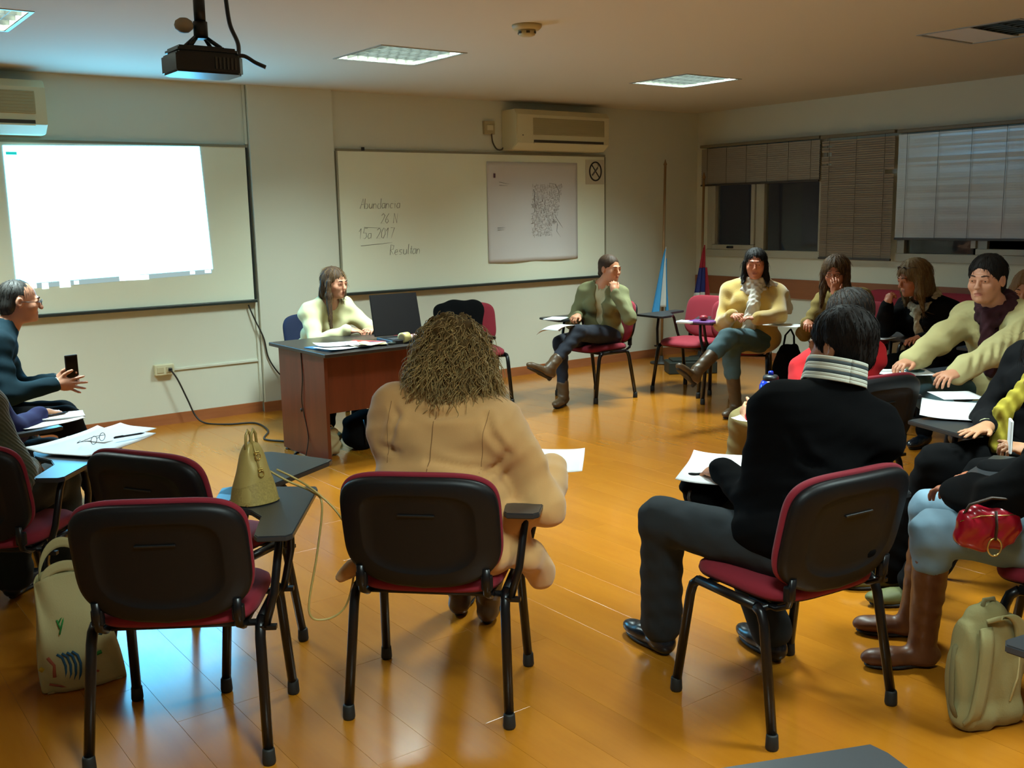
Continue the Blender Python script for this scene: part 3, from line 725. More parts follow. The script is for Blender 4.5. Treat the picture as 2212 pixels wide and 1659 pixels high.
def make_chair(tablet=True):
    o = empty('tablet_chair')
    # backrest: leaning, slightly wrapped
    tilt = math.radians(13); zc, yc = 0.655, -0.265
    def bf(x, z, d):
        y = 0.35*x*x+d; return (x, yc+y*math.cos(tilt)-z*math.sin(tilt), zc+z*math.cos(tilt)+y*math.sin(tilt))
    ol = rrect(0.248, 0.165, 72, 4.6, bow=0.045)
    pad('back_shell', ol, [(0.2, -0.012), (0.55, -0.013), (0.70, -0.013), (0.715, -0.0165), (0.74, -0.0165), (0.93, -0.013), (0.985, -0.006), (1.0, 0.004), (1.0, 0.016), (0.97, 0.02), (0.3, 0.02)], bf, M_shell, o)
    ol2 = rrect(0.252, 0.172, 72, 4.6, bow=0.03)
    pad('backrest', ol2, [(0.3, 0.055), (0.7, 0.056), (0.9, 0.052), (0.975, 0.043), (1.0, 0.032), (1.0, 0.022), (0.97, 0.0195), (0.3, 0.0195)], bf, M_red, o)
    b = MB(); c = bf(0, 0.055, -0.0145); b.box(c, (0.115, 0.006, 0.007), rot=Matrix.Rotation(tilt, 3, 'X'), bev=0.002); b.build('grip_slot', mat('slot_shadow', (14, 15, 15), 0.5), o)
    # seat
    def sf(x, z, d): return (x, 0.005+z, 0.43+d-0.012*(z/0.22)**2*(1 if z > 0 else 0)+0.05*x*x)
    so_ = rrect(0.235, 0.215, 64, 4.2)
    pad('seat', so_, [(0.3, 0.046), (0.75, 0.046), (0.92, 0.041), (0.985, 0.03), (1.0, 0.014), (0.985, 0.003), (0.3, 0.002)], sf, M_red, o)
    so2 = rrect(0.228, 0.208, 64, 4.2)
    pad('seat_shell', so2, [(0.3, -0.012), (0.9, -0.010), (1.0, -0.002), (1.0, 0.003), (0.3, 0.003)], sf, M_shell, o)
    for s in (-1, 1):
        # side frame: front leg, rail, rear leg
        A = (s*0.262, 0.222, 0.028); Bp = (s*0.245, 0.165, 0.40); Cc = (s*0.245, -0.150, 0.415); D = (s*0.262, -0.225, 0.028)
        b = MB(); b.tube([A, (s*0.2465, 0.172, 0.36), (s*0.2452, 0.160, 0.395), (s*0.245, 0.135, 0.415)], 0.0158, 10); leg = b.build('leg', M_leg, o)
        b = MB(); b.lathe([(0.018, 0.0), (0.0205, 0.008), (0.0185, 0.045), (0.0158, 0.05)], (A[0], A[1], 0), 12); b.build('foot_cap', M_foot, leg)
        b = MB(); b.tube([D, (s*0.2465, -0.165, 0.37), (s*0.2455, -0.150, 0.402), (s*0.245, -0.128, 0.415)], 0.0158, 10); leg = b.build('leg', M_leg, o)
        b = MB(); b.lathe([(0.018, 0.0), (0.0205, 0.008), (0.0185, 0.045), (0.0158, 0.05)], (D[0], D[1], 0), 12); b.build('foot_cap', M_foot, leg)
        b = MB(); b.tube([(s*0.245, 0.136, 0.415), (s*0.245, -0.129, 0.415)], 0.0158, 10); b.build('side_rail', M_leg, o)
        b = MB(); b.tube([(s*0.2, -0.06, 0.412), (s*0.2, -0.17, 0.412), (s*0.2, -0.215, 0.435), (s*0.2, -0.226, 0.47), bf(s*0.2, -0.135, -0.010)], 0.013, 8, flat=0.7); b.build('back_upright', M_leg, o)
        b = MB(); b.box((s*0.2, -0.218, 0.475), (0.036, 0.022, 0.05), bev=0.006); b.build('upright_cover', M_shell, o)
    for y in (0.12, -0.135):
        b = MB(); b.tube([(-0.246, y, 0.408), (0.246, y, 0.408)], 0.011, 8); b.build('cross_bar', M_leg, o)
    if tablet:
        zt = 0.685
        poly = [(0.262, -0.20), (0.345, -0.20), (0.362, -0.18), (0.368, 0.30), (0.358, 0.335), (0.06, 0.365), (0.035, 0.35), (0.045, 0.22), (0.09, 0.14), (0.19, 0.07), (0.235, 0.0), (0.25, -0.18)]
        b = MB(); b.prism(poly, zt-0.009, zt+0.009, bev=0.003); b.build('tablet', M_tab, o)
        b = MB(); b.tube([(0.262, 0.155, 0.40), (0.275, 0.145, 0.45), (0.300, 0.12, 0.55), (0.305, 0.10, 0.64), (0.305, 0.08, zt-0.02), (0.305, -0.08, zt-0.02), (0.305, -0.11, 0.63), (0.290, -0.14, 0.5), (0.262, -0.155, 0.40)], 0.0125, 10); b.build('arm_tube', M_leg, o)
        for cb, sb_ in (((0.27, 0.155, 0.40), (0.05, 0.022, 0.014)), ((0.27, -0.155, 0.40), (0.05, 0.022, 0.014)), ((0.305, 0.0, zt-0.0115), (0.05, 0.14, 0.004))):
            b = MB(); b.box(cb, sb_, bev=0.0015); b.build('arm_bracket', M_leg, o)
    return o
CH_T = make_chair(True); CH_P = make_chair(False)
CH_T.name = 'tablet_chair'; CH_P.name = 'side_chair'
_used = {}
def chair(x, y, fwd, label, tablet=True, group='red and black tablet-arm chairs set in a circle'):
    src = CH_T if tablet else CH_P
    if src.name in _used: c = copy_tree(src)
    else: c = src; _used[src.name] = 1
    c.location = (x, y, 0); c.rotation_euler = (0, 0, heading(fwd))
    tag(c, label, 'chair', group)
    return c
CHAIRS = {
 'c1': (0.965, 2.985, (.56, .83), 'empty chair in the left foreground, seen from behind, beside the printed tote bag'),
 'c2': (1.715, 2.715, (.715, .70), 'chair of the curly haired woman in the tan coat, black back towards us'),
 'c3': (2.56, 1.965, (.12, .993), 'chair of the man in the black sweater, back towards us'),
 'A': (1.20, 3.52, (.87, .49), 'empty chair behind the front left chair, its tablet under the small handbag'),
 'P3': (0.64, 4.15, (.62, .78), 'chair cut by the left edge behind the tote bag, its tablet under white papers'),
 'P2': (0.62, 5.02, (.97, .24), 'chair of the person in the blue sleeve at the left edge'),
 'P1': (0.86, 6.02, (.97, -.22), 'chair of the man holding the phone upright'),
 'W2': (5.77, 6.49, (-1, .02), 'chair of the woman in the sage cardigan, below the map'),
 'E': (6.56, 6.10, (-.96, -.05), 'empty red chair in front of the two flag poles'),
 'W3': (6.50, 5.52, (-.82, -.57), 'chair of the woman in the mustard sweater and white scarf'),
 'W4': (6.95, 4.72, (-.93, -.37), 'chair of the long haired woman resting her face on her hand'),
 'W5': (6.60, 3.80, (-.98, -.1), 'chair of the blonde woman with sunglasses on her head'),
 'M6': (5.35, 2.65, (-.98, .2), 'chair of the dark haired man in the beige jacket'),
 'M8': (4.13, 2.88, (.15, .99), 'chair of the person in red, its back edge beside the large white paper'),
 'R1': (4.12, 1.93, (-.97, .2), 'chair whose tablet carries the large white paper at the right edge'),
 'R2': (3.30, 1.38, (-.30, .95), 'chair of the woman in jeans and brown boots at the right edge'),
 'W7': (6.46, 3.05, (-1, 0), 'chair of the person in the olive scarf behind the beige jacket'),
 'B1': (8.05, 5.28, (-1, 0), 'red chair against the window wall between the two seated women'),
 'B2': (8.05, 4.66, (-1, 0), 'red chair against the window wall right of the blonde woman'),
 'N1': (0.99, 0.70, (.3, .95), 'nearest chair, only its dark tablet corner shows at the bottom edge'),
 'N2': (1.93, 0.62, (.08, 1), 'near chair at the lower right corner, only its dark tablet shows above the backpack'),
}
for k, v in CHAIRS.items(): chair(*v, tablet=(k not in ('B1', 'B2', 'P1')), group='red and black tablet-arm chairs set in a circle' if k not in ('B1', 'B2', 'P1') else 'red and black chairs without a tablet')
chair(4.83, 6.98, (-.35, -.94), 'empty red chair behind the desk with a black jacket over its back', tablet=False, group='red and black chairs without a tablet')
_c = chair(3.53, 7.15, (-.05, -1), 'chair with a navy back behind the woman at the desk', tablet=False, group='red and black chairs without a tablet')
for _k in _c.children:
    if _k.name.startswith(('backrest', 'seat')) and not _k.name.startswith('seat_shell'):
        _k.data = _k.data.copy(); _k.data.materials[0] = mat('navy_fabric', (22, 34, 66), .85)

# ================================================================ desk
M_dwood = wood_mat('desk_mahogany', (84, 34, 18), (108, 46, 26), 0.35, 'Z', 3, randomize=False)
M_dtop = mat('desk_top', (38, 32, 30), 0.35)
dk = empty('desk', (3.45, 6.1, 0), 0, 'reddish brown wooden desk with a dark top in front of the whiteboards', 'desk')
b = MB(); b.b2((-0.66, -0.43, 0.725), (0.66, 0.43, 0.75), bev=0.004); b.build('desk_top', M_dtop, dk)
for s in (-1, 1):
    b = MB(); b.b2((s*0.60-0.012, -0.31, 0.012), (s*0.60+0.012, 0.38, 0.7245), bev=0.002); b.build('side_panel', M_dwood, dk)
    for yy in (-0.27, 0.34):
        b = MB(); b.lathe([(0.018, 0), (0.02, 0.004), (0.012, 0.0118)], (s*0.60, yy, 0), 12); b.build('glide', M_black, dk)
b = MB(); b.b2((-0.587, -0.24, 0.33), (0.587, -0.222, 0.7245)); b.build('modesty_panel', M_dwood, dk)
b = MB(); b.b2((-0.587, -0.221, 0.69), (0.587, 0.30, 0.7245)); b.build('top_frame', M_dwood, dk)
b = MB(); b.lathe([(0.012, 0), (0.012, 0.004), (0.006, 0.006)], (-0.613, 0.06, 0.32), 12, rot=Matrix.Rotation(-PI/2, 3, 'Y')); b.build('cable_grommet', M_black, dk)
cable('desk_cable', [(2.836, 6.12, 0.72), (2.833, 6.11, 0.55), (2.829, 6.13, 0.4), (2.833, 6.12, 0.31), (2.834, 6.07, 0.15), (2.80, 6.05, 0.03)], 0.0035, M_cord, 'thin dark cord running down the desk side panel', 'cord')

# laptop: screen back towards us
def lid(o, w, h, ang, m, yaw0):
    b = MB(); poly = [(-w/2, 0), (w/2, 0), (w/2-0.004, h), (-w/2+0.004, h)]; b.prism(poly, 0, 0.012, bev=0.004)
    b.bm.transform(Matrix.Rotation(PI/2-ang, 4, 'X')); return b.build('screen_lid', m, o)
lp = empty('laptop', (3.54, 6.02, 0.7505), math.radians(176), 'open black laptop on the desk, its lid towards us', 'laptop')
M_lap = mat('laptop_black', (24, 24, 26), 0.3)
b = MB(); b.b2((-0.18, -0.0, 0.0), (0.18, 0.25, 0.026), bev=0.005); b.build('laptop_base', M_lap, lp)
b = MB(); b.b2((-0.155, 0.11, 0.026), (0.155, 0.22, 0.028)); b.build('keyboard', mat('keys', (44, 44, 46), 0.5), lp)
l_ = lid(lp, 0.37, 0.29, math.radians(-14), M_lap, 0); l_.location = (0, -0.012, 0.028); l_.rotation_euler = (0, 0, 0)
b = MB(); b.tube([(-0.022, 0, 0), (-0.008, 0, 0.004), (0.008, 0, -0.002), (0.022, 0, 0.004)], 0.004, 6); lg = b.build('lid_badge', mat('badge_silver', (170, 150, 110), 0.3, 0.6), lp)
lg.location = (0.0, -0.012-0.155*math.sin(math.radians(14))-0.0135, 0.028+0.155*math.cos(math.radians(14)))
M_paper = mat('white_paper', (236, 238, 240), 0.55)
def sheet(name, x, y, z, w, h, a, label=None, cat='paper', m=None, n=1, curl=0.0, group=None, thick=0.0012, parent=None, fold=0.0):
    m = m or M_paper
    def fn(u, v):
        px, py = (u-0.5)*w, (v-0.5)*h; X, Y = rotz((px, py), a)
        return (X, Y, curl*(abs(u-0.5)*2)**3*0.5+curl*(max(0, v-0.6)/0.4)**2+fold*math.sin(u*PI*3)*0.003+thick)
    return grid_mesh(name, fn, 15, 11, m, parent, thick=thick, label=label, cat=cat, group=group) if parent else (lambda o: (setattr(o, 'location', (x, y, z)), o)[1])(grid_mesh(name, fn, 15, 11, m, None, thick=thick, label=label, cat=cat, group=group))
M_paperb = mat('blue_cover', (60, 110, 150), 0.5)
GD = 'papers spread on the desk'
sheet('folder', 3.02, 5.93, 0.7505, 0.34, 0.30, 0.12, 'blue folder under the white papers at the left end of the desk', 'folder', M_paperb, thick=0.006)
sheet('paper_sheet', 3.00, 5.86, 0.757, 0.21, 0.297, 1.75, 'white sheet lowest on the left end of the desk', group=GD, curl=0.006)
sheet('paper_sheet', 3.04, 5.97, 0.761, 0.21, 0.297, 1.35, 'white sheet on top of the blue folder on the desk', group=GD, curl=0.008)
sheet('paper_sheet', 3.17, 5.86, 0.757, 0.18, 0.25, 2.1, 'creased greyish sheet at the front desk edge', m=mat('grey_paper', (190, 176, 160), 0.6), group=GD, curl=0.012, fold=2)
sheet('magazine', 3.24, 5.98, 0.7505, 0.21, 0.28, 0.5, 'open red and cream magazine before the laptop', 'magazine', mat('magazine_red', (170, 60, 50), 0.5), thick=0.006, fold=1)
sheet('paper_sheet', 3.23, 5.84, 0.758, 0.12, 0.18, 1.2, 'cream leaflet at the front desk edge beside the creased sheet', m=mat('cream_leaflet', (206, 190, 130), 0.6), group=GD, curl=0.01)
sheet('notebook', 3.28, 5.90, 0.7505, 0.15, 0.2, 1.9, 'dark blue notebook on the desk before the laptop', 'notebook', mat('navy_cover', (46, 50, 92), 0.5), thick=0.008)
b = MB(); b.b2((-0.05, -0.02, 0), (0.05, 0.02, 0.018), bev=0.006); b.tube([(0.05, 0, 0.01), (0.075, 0.01, 0.008), (0.09, 0.0, 0.008)], 0.004, 6); o = b.build('stapler', mat('stapler_dark', (50, 56, 50), 0.4), label='small dark stapler lying at the front of the desk by the laptop', cat='stapler'); o.location = (3.36, 5.80, 0.7505); o.rotation_euler = (0, 0, 0.5)
# tape roll and rolled papers
o = empty('tape_roll', (3.445, 5.80, 0.7505), 0.3, 'cream roll of wide packing tape on its side on the desk', 'tape')
RX = Matrix.Rotation(PI/2, 3, 'Y')
b = MB(); b.lathe([(0.028, -0.03), (0.036, -0.03), (0.036, 0.03), (0.028, 0.03)], (0, 0, 0.036), 28, rot=RX); b.build('tape', mat('tape_cream', (196, 180, 116), 0.35), o)
b = MB(); b.lathe([(0.024, -0.031), (0.0279, -0.031), (0.0279, 0.031), (0.024, 0.031)], (0, 0, 0.036), 28, rot=RX); b.build('tape_core', mat('tape_core', (150, 130, 90), 0.6), o)
o = empty('rolled_map', (3.62, 5.86, 0.7505), 0.2, 'rolled pink and white poster beside the tape on the desk', 'poster roll')
b = MB(); b.lathe([(0.02, -0.13), (0.024, -0.13), (0.024, 0.13), (0.02, 0.13)], (0, 0, 0.024), 20, rot=RX); b.build('paper_roll', mat('roll_pink', (206, 168, 160), 0.5), o)
b = MB(); b.lathe([(0.0245, -0.006), (0.0252, -0.006), (0.0252, 0.006), (0.0245, 0.006)], (-0.09, 0, 0.024), 20, rot=RX); b.build('rubber_band', mat('band_brown', (110, 60, 40), 0.6), o)
sheet('folder', 3.70, 6.02, 0.7505, 0.22, 0.31, 1.4, 'dark red folder behind the rolled poster on the desk', 'folder', mat('folder_red', (140, 30, 36), 0.5), thick=0.012)
sheet('paper_sheet', 3.86, 6.05, 0.7505, 0.2, 0.25, 1.3, 'white sheet at the right end of the desk near the red folder', group=GD, curl=0.03)

# flags and box in the corner
def flag(name, x, y, ztop, label, bands, lean, zb=0.52, zt=1.20):
    o = empty(name, (x, y, 0), 0, label, 'flag')
    b = MB(); b.tube([(0, 0, 0.02), (lean[0], lean[1], ztop)], 0.013, 8); b.build('pole', mat('pole_wood', (140, 104, 60), 0.5), o)
    b = MB(); b.lathe([(0.014, 0), (0.02, 0.01), (0.012, 0.03), (0.004, 0.06), (0.001, 0.062)], (lean[0], lean[1], ztop), 12); b.build('finial', mat('pole_wood', (140, 104, 60), 0.5), o)
    b = MB(); b.lathe([(0.12, 0), (0.12, 0.015), (0.03, 0.03), (0.02, 0.08)], n=20); b.build('base', mat('pole_base', (40, 36, 32), 0.5), o)
    for i, (u0, u1, z0, z1, m) in enumerate(bands):
        def fn(u, v):
            z = z0+(z1-z0)*v; t = (z-zb)/(zt-zb); wdt = 0.018+0.25*(1-max(0, min(1, t)))**0.75
            s = u0+(u1-u0)*u; f = z/ztop
            return (lean[0]*f-wdt*0.85*(s)+0.02, lean[1]*f+0.028*math.sin(s*14+z*3)*(1-t)-0.02-0.03*(1-t), z)
        grid_mesh('cloth', fn, 25, 21, m, o, thick=0.002)
    return o
M_sky = mat('flag_blue', (60, 150, 205), 0.7); M_fw = mat('flag_white', (214, 214, 206), 0.7); M_fn = mat('flag_navy', (26, 34, 110), 0.7); M_fr = mat('flag_red', (170, 26, 44), 0.7)
flag('flag_on_pole', 7.57, 7.47, 2.05, 'furled light blue and white flag on a wooden pole in the corner', [(0.45, 1.0, 0.52, 1.2, M_sky), (0.18, 0.45, 0.60, 1.22, M_fw), (-0.12, 0.18, 0.53, 1.1, M_sky)], (0.07, 0.03))
flag('flag_on_pole', 8.14, 7.45, 1.92, 'furled red, navy and white flag on the pole beside the windows', [(-0.1, 1.0, 0.98, 1.22, M_fr), (0.0, 1.0, 0.72, 0.98, M_fn), (-0.02, 1.1, 0.50, 0.72, M_fw), (-0.25, 0.0, 0.5, 0.98, M_fr)], (0.05, 0.02), zb=0.5, zt=1.2)
b = MB(); b.b2((-0.24, -0.13, 0.0), (0.24, 0.13, 0.12), bev=0.01); b.b2((-0.20, -0.10, 0.12), (0.20, 0.10, 0.14), bev=0.004); o = b.build('storage_box', mat('box_dark', (30, 36, 28), 0.6), label='low dark green box on the floor below the flags', cat='box'); o.location = (7.35, 6.85, 0); o.rotation_euler = (0, 0, -0.6)

# ================================================================ people
A3 = lambda *v: np.array(v, float)
def unit(v): v = np.array(v, float); return v/(np.linalg.norm(v)+1e-12)
M_lip = mat('lip', (172, 98, 80), 0.5)
M_sclera = mat('eye_white', (206, 196, 184), 0.25); M_iris = mat('iris', (52, 34, 22), 0.2)
def skin(rgb): return mat('skin_%d_%d_%d' % rgb, rgb, 0.5, vary=(9, 0.10), bump=(220, 0.12, 0.001))

def head_frame(look, roll=0.0):
    y = unit(look); z0 = A3(0, 0, 1); x = unit(np.cross(y, z0)); z = np.cross(x, y)
    if roll: x, z = x*math.cos(roll)+z*math.sin(roll), -x*math.sin(roll)+z*math.cos(roll)
    return np.stack([x, y, z], 1)

def hand_prims(F, wrist, hd, pn, side, curl, s=1.0, spread=0.0, thumb_in=0.4, fk=0.004):
    """hd finger direction, pn palm normal, side +1 right hand / -1 left"""
    hd = unit(hd); pn = unit(np.array(pn, float)-hd*np.dot(pn, hd)); th = side*np.cross(hd, pn)   # towards thumb
    W = np.array(wrist, float)
    R = np.stack([th, hd, pn], 1)
    F.ell(W+hd*0.048*s, (0.040*s, 0.054*s, 0.0155*s), R, k=0.012)
    F.ell(W+hd*0.035*s+th*0.018*s+pn*0.006*s, (0.02*s, 0.032*s, 0.014*s), R, k=0.012)
    F.cap(W-hd*0.02*s, W+hd*0.03*s, 0.024*s, 0.026*s, k=0.015)
    cs = curl if isinstance(curl, (list, tuple)) else [curl]*4
    for i, (off, L, r) in enumerate(((0.027, 0.071, 0.0088), (0.009, 0.079, 0.0090), (-0.010, 0.073, 0.0085), (-0.027, 0.057, 0.0078))):
        p = W+hd*(0.088-0.006*abs(i-1.2))*s+th*off*s; d = unit(hd+th*(1.2-i)*0.09*(1+spread*2)); c = cs[i]
        for seg, (fr, a) in enumerate(((0.46, 1.15*c), (0.30, 1.5*c), (0.24, 0.9*c))):
            ax = unit(np.cross(d, pn)) if abs(np.dot(d, pn)) < 0.98 else -th
            ax = unit(np.cross(hd, pn))*1.0
            d = d*math.cos(a)+np.cross(ax, d)*math.sin(a)+ax*np.dot(ax, d)*(1-math.cos(a)); d = unit(d)
            q = p+d*L*fr*s; F.cap(p, q, r*s*(1-0.08*seg), r*s*(0.92-0.08*seg), k=fk); p = q
    p = W+hd*0.022*s+th*0.026*s; d = unit(th*(0.9-thumb_in*0.5)+hd*0.75+pn*thumb_in*0.7)
    q = p+d*0.036*s; F.cap(p, q, 0.0125*s, 0.0105*s, k=0.008)
    d = unit(d+hd*0.5-th*thumb_in*0.5); p = q; q = p+d*0.028*s; F.cap(p, q, 0.0105*s, 0.0098*s, k=0.004)
    d = unit(d+hd*0.2-th*thumb_in*0.4); F.cap(q, q+d*0.022*s, 0.0098*s, 0.008*s, k=0.004)

def ik(a, b, l1, l2, pole):
    a = np.array(a, float); b = np.array(b, float); d = b-a; L = np.linalg.norm(d); n = d/(L+1e-9)
    Lc = min(L, (l1+l2)*0.998); x = (l1*l1-l2*l2+Lc*Lc)/(2*Lc); h = math.sqrt(max(l1*l1-x*x, 0))
    p = np.array(pole, float); p = p-n*np.dot(p, n); p = unit(p)
    b2 = a+n*Lc
    return a+n*x+p*h, b2

def person(name_label, base, fwd, P):
    """P: dict of pose and clothing, lengths in metres, positions in world coordinates"""
    S = P.get('s', 1.0); f = unit(A3(*fwd, 0)); r = A3(f[1], -f[0], 0); up = A3(0, 0, 1)
    base = A3(*base, 0)
    def loc(a, b, z): return base+r*a+f*b+up*z
    hip = loc(0, P.get('hipf', -0.06), P.get('hipz', 0.565))
    neck = A3(*P['neck']); head = A3(*P['head']); R = head_frame(P['look'], P.get('hroll', 0)); hs = P.get('hs', 1.0)
    fem = P.get('fem', False); wd = P.get('wide', 1.0); dp = P.get('deep', 1.0)
    w_ = unit(neck-hip); tw = P.get('twist', 0.0)
    sr = r*math.cos(tw)+f*math.sin(tw); sr = unit(sr-w_*np.dot(sr, w_)); v_ = np.cross(w_, sr); T = np.stack([sr, v_, w_], 1)
    L = np.linalg.norm(neck-hip)
    sw = P.get('sw', 0.158 if fem else 0.178)*S
    sh = {+1: neck+sr*sw-w_*0.088+v_*P.get('shf', 0.0), -1: neck-sr*sw-w_*0.088+v_*P.get('shf', 0.0)}
    arms = {}
    for sd, key in ((1, 'R'), (-1, 'L')):
        h = P.get('hand'+key)
        if h is None: h = dict(w=loc(sd*0.12, 0.33, 0.66), hd=(f[0]-sd*r[0]*0.5, f[1]-sd*r[1]*0.5, -0.25), pn=(0, 0, -1), curl=0.35)
        el, wr_ = ik(sh[sd], h['w'], 0.285*S, 0.25*S, h.get('pole', tuple(r*sd*0.7-up*0.8-f*0.2)))
        arms[sd] = (sh[sd], el, wr_, h)
    legs = {}
    for sd, key in ((1, 'R'), (-1, 'L')):
        g = P.get('leg'+key, {}); hj = hip+r*sd*0.095+up*(-0.025)
        kn = A3(*g['knee']) if 'knee' in g else loc(sd*0.12, 0.40, 0.525)
        an = A3(*g['ankle']) if 'ankle' in g else loc(sd*0.13, 0.42, 0.10)
        td = unit(A3(*g.get('toe', tuple(f))))
        if 'down' not in g and an[2] < .16: an[2] = .099
        legs[sd] = (hj, kn, an, td)
    org = A3(base[0], base[1], 0)
    root = empty('person', tuple(org), 0, name_label, 'person', P.get('group'))
    Hp = lambda x, y, z: head+R @ A3(x, y, z)*hs

    def torso(F, g=0.0, k=0.05, top=True):
        F.ell(hip+w_*0.0, ((0.172+g)*wd, (0.125+g)*dp, 0.12+g), T, k=k)
        F.ell(hip+w_*0.17*L/0.5+v_*0.012, ((0.140+g+(0 if fem else 0.012))*wd, (0.108+g)*dp, 0.16), T, k=k)
        F.ell(hip+w_*0.35*L/0.5, ((0.150+g+(0 if fem else 0.018))*wd, (0.104+g), 0.165), T, k=k)
        if fem:
            for q in (-1, 1): F.ell(hip+w_*0.325*L/0.5+v_*(0.085+g)+sr*q*0.07*wd, (0.062+g, 0.05+g*0.6, 0.062+g), T, k=0.035)
        F.cap(sh[1]-sr*0.01, sh[-1]+sr*0.01, 0.050*S+g, k=0.06)
        if top:
            for q in (-1, 1): F.cap(neck+up*0.0-v_*0.012, sh[q]-sr*q*0.03, 0.040+g*.7, 0.046+g*.8, k=0.05)
    # ---- body
    F = Field(); torso(F, -0.006)
    hb = Hp(0, -0.022, -0.045)
    F.cap(neck-up*0.03, hb, 0.052 if fem else 0.059, 0.048 if fem else 0.056, k=0.03)
    # head
    Rh = R; H = hs
    F.ell(Hp(0, -0.018, 0.035), (0.074*H, 0.094*H, 0.084*H), Rh, k=0.03)
    F.ell(Hp(0, 0.018, -0.028), (0.062*H, 0.068*H, 0.078*H), Rh, k=0.03)
    F.ell(Hp(0, 0.045, -0.078), ((0.034 if fem else 0.040)*H, 0.036*H, 0.026*H), Rh, k=0.03)
    F.ell(Hp(0, 0.074, -0.088), (0.017*H, 0.014*H, 0.014*H), Rh, k=0.016)
    for q in (-1, 1):
        F.ell(Hp(q*0.036, 0.060, -0.022), (0.024*H, 0.022*H, 0.024*H), Rh, k=0.02)
        F.ell(Hp(q*0.030, 0.094, 0.008), (0.017*H, 0.014*H, 0.012*H), Rh, k=0.012, sub=True)
        F.ell(Hp(q*0.030, 0.0745, 0.006), (0.0150*H, 0.0125*H, 0.0125*H), Rh, k=0.004); F.cap(Hp(q*0.017, 0.0865, 0.0125), Hp(q*0.043, 0.0815, 0.0115), 0.0048*H, k=0.004); F.cap(Hp(q*0.019, 0.0850, 0.0005), Hp(q*0.041, 0.0805, 0.0005), 0.0034*H, k=0.004)
        F.ell(Hp(q*0.076, -0.008, 0.0), (0.011*H, 0.019*H, 0.030*H), Rh, k=0.006)
        F.ell(Hp(q*0.084, -0.002, 0.003), (0.006*H, 0.010*H, 0.017*H), Rh, k=0.004, sub=True)
    F.cap(Hp(-0.032, 0.082, 0.026), Hp(0.032, 0.082, 0.026), 0.0085*H, k=0.014)
    F.cap(Hp(0, 0.086, 0.010), Hp(0, 0.104, -0.022), 0.0075*H, 0.0105*H, k=0.012)
    F.ell(Hp(0, 0.103, -0.026), (0.0165*H, 0.011*H, 0.0095*H), Rh, k=0.006)
    F.cap(Hp(-0.016, 0.083, -0.0535), Hp(0.016, 0.083, -0.0535), 0.0058*H, k=0.008)
    F.cap(Hp(-0.014, 0.082, -0.0635), Hp(0.014, 0.082, -0.0635), 0.0062*H, k=0.008)
    F.cap(Hp(-0.021, 0.088, -0.0585), Hp(0.021, 0.088, -0.0585), 0.0018*H, k=0.004, sub=True)
    fine = [(head-0.125*hs, head+0.125*hs)]
    for sd in (1, -1):
        s0, el, wr_, h = arms[sd]
        F.cap(s0, el, 0.044*S, 0.036*S, k=0.03); F.cap(el, wr_, 0.037*S, 0.024*S, k=0.02)
        hand_prims(F, wr_, h['hd'], h['pn'], sd, h.get('curl', 0.3), 0.95*S*(0.93 if fem else 1.0), h.get('spread', 0), h.get('thumb', 0.4))
        c = wr_+unit(h['hd'])*0.08
        if not h.get('hidden'): fine.append((c-0.10, c+0.10))
        hj, kn, an, td = legs[sd]
        F.cap(hj, kn, 0.078*S, 0.054*S, k=0.04); F.cap(kn, an, 0.053*S, 0.034*S, k=0.03)
        dn0 = unit(P.get('leg'+('R' if sd > 0 else 'L'), {}).get('down', (0, 0, -1))); t0 = unit(td-dn0*np.dot(td, dn0)); F.cap(an+dn0*0.03, an+dn0*0.058+t0*0.10, 0.028, 0.018, k=0.02)
    hf = P.get('res', 0.0052)
    me = F.mesh('body', 0.017, fine, hf, origin=org)
    sk = skin(P.get('skin', (196, 140, 104)))
    body = link('body', me, [sk, M_lip], root, True)
    co = np.empty(len(me.vertices)*3, np.float32); me.vertices.foreach_get('co', co); co = co.reshape(-1, 3)+org
    lc = (co-Hp(0, 0.09, -0.0585)) @ Rh/H
    lipv = ((lc[:, 0]/0.0215)**2+(lc[:, 2]/0.0105)**2 < 1) & (np.abs(lc[:, 1]) < 0.02)
    pc = np.array([p.center for p in me.polygons]) if False else None
    lv = np.empty(len(me.loops), np.int32); me.loops.foreach_get('vertex_index', lv); lv = lv.reshape(-1, 4)
    me.polygons.foreach_set('material_index', lipv[lv].all(1).astype(np.int32))
    # eyes, brows
    for q in (-1, 1):
        b = MB(); c = Hp(q*0.030, 0.0765, 0.0065); n_ = unit(R @ A3(P.get('gaze', (0, 1, 0))[0], 1, P.get('gaze', (0, 1, 0))[2]-0.05)); Rm = Vector(n_).to_track_quat('Z', 'Y').to_matrix(); rr = 0.0113*H
        b.lathe([(rr*math.sin(a), rr*math.cos(a)) for a in [math.radians(x) for x in (170, 120, 90, 60, 42, 31)]], c-org, 14, rot=Rm, mi=0)
        b.lathe([(rr*1.01*math.sin(a), rr*1.015*math.cos(a)) for a in [math.radians(x) for x in (33, 22, 12, 2)]], c-org, 14, rot=Rm, mi=1)
        b.build('eye', [M_sclera, M_iris], root, smooth=True)
        if P.get('brow', True):
            b = MB(); pts = [Hp(q*x, y, z)-org for x, y, z in ((0.014, 0.0925, 0.027), (0.026, 0.0925, 0.0315), (0.038, 0.087, 0.031), (0.047, 0.078, 0.026))]
            b.tube(pts, [0.0022*H, 0.003*H, 0.0025*H, 0.0012*H], 6); b.build('eyebrow', mat('brow_dark', (48, 34, 24), 0.9), root)
    # ---- hair
    hair(root, P, Hp, Rh, H, org, neck, sr, v_, w_)
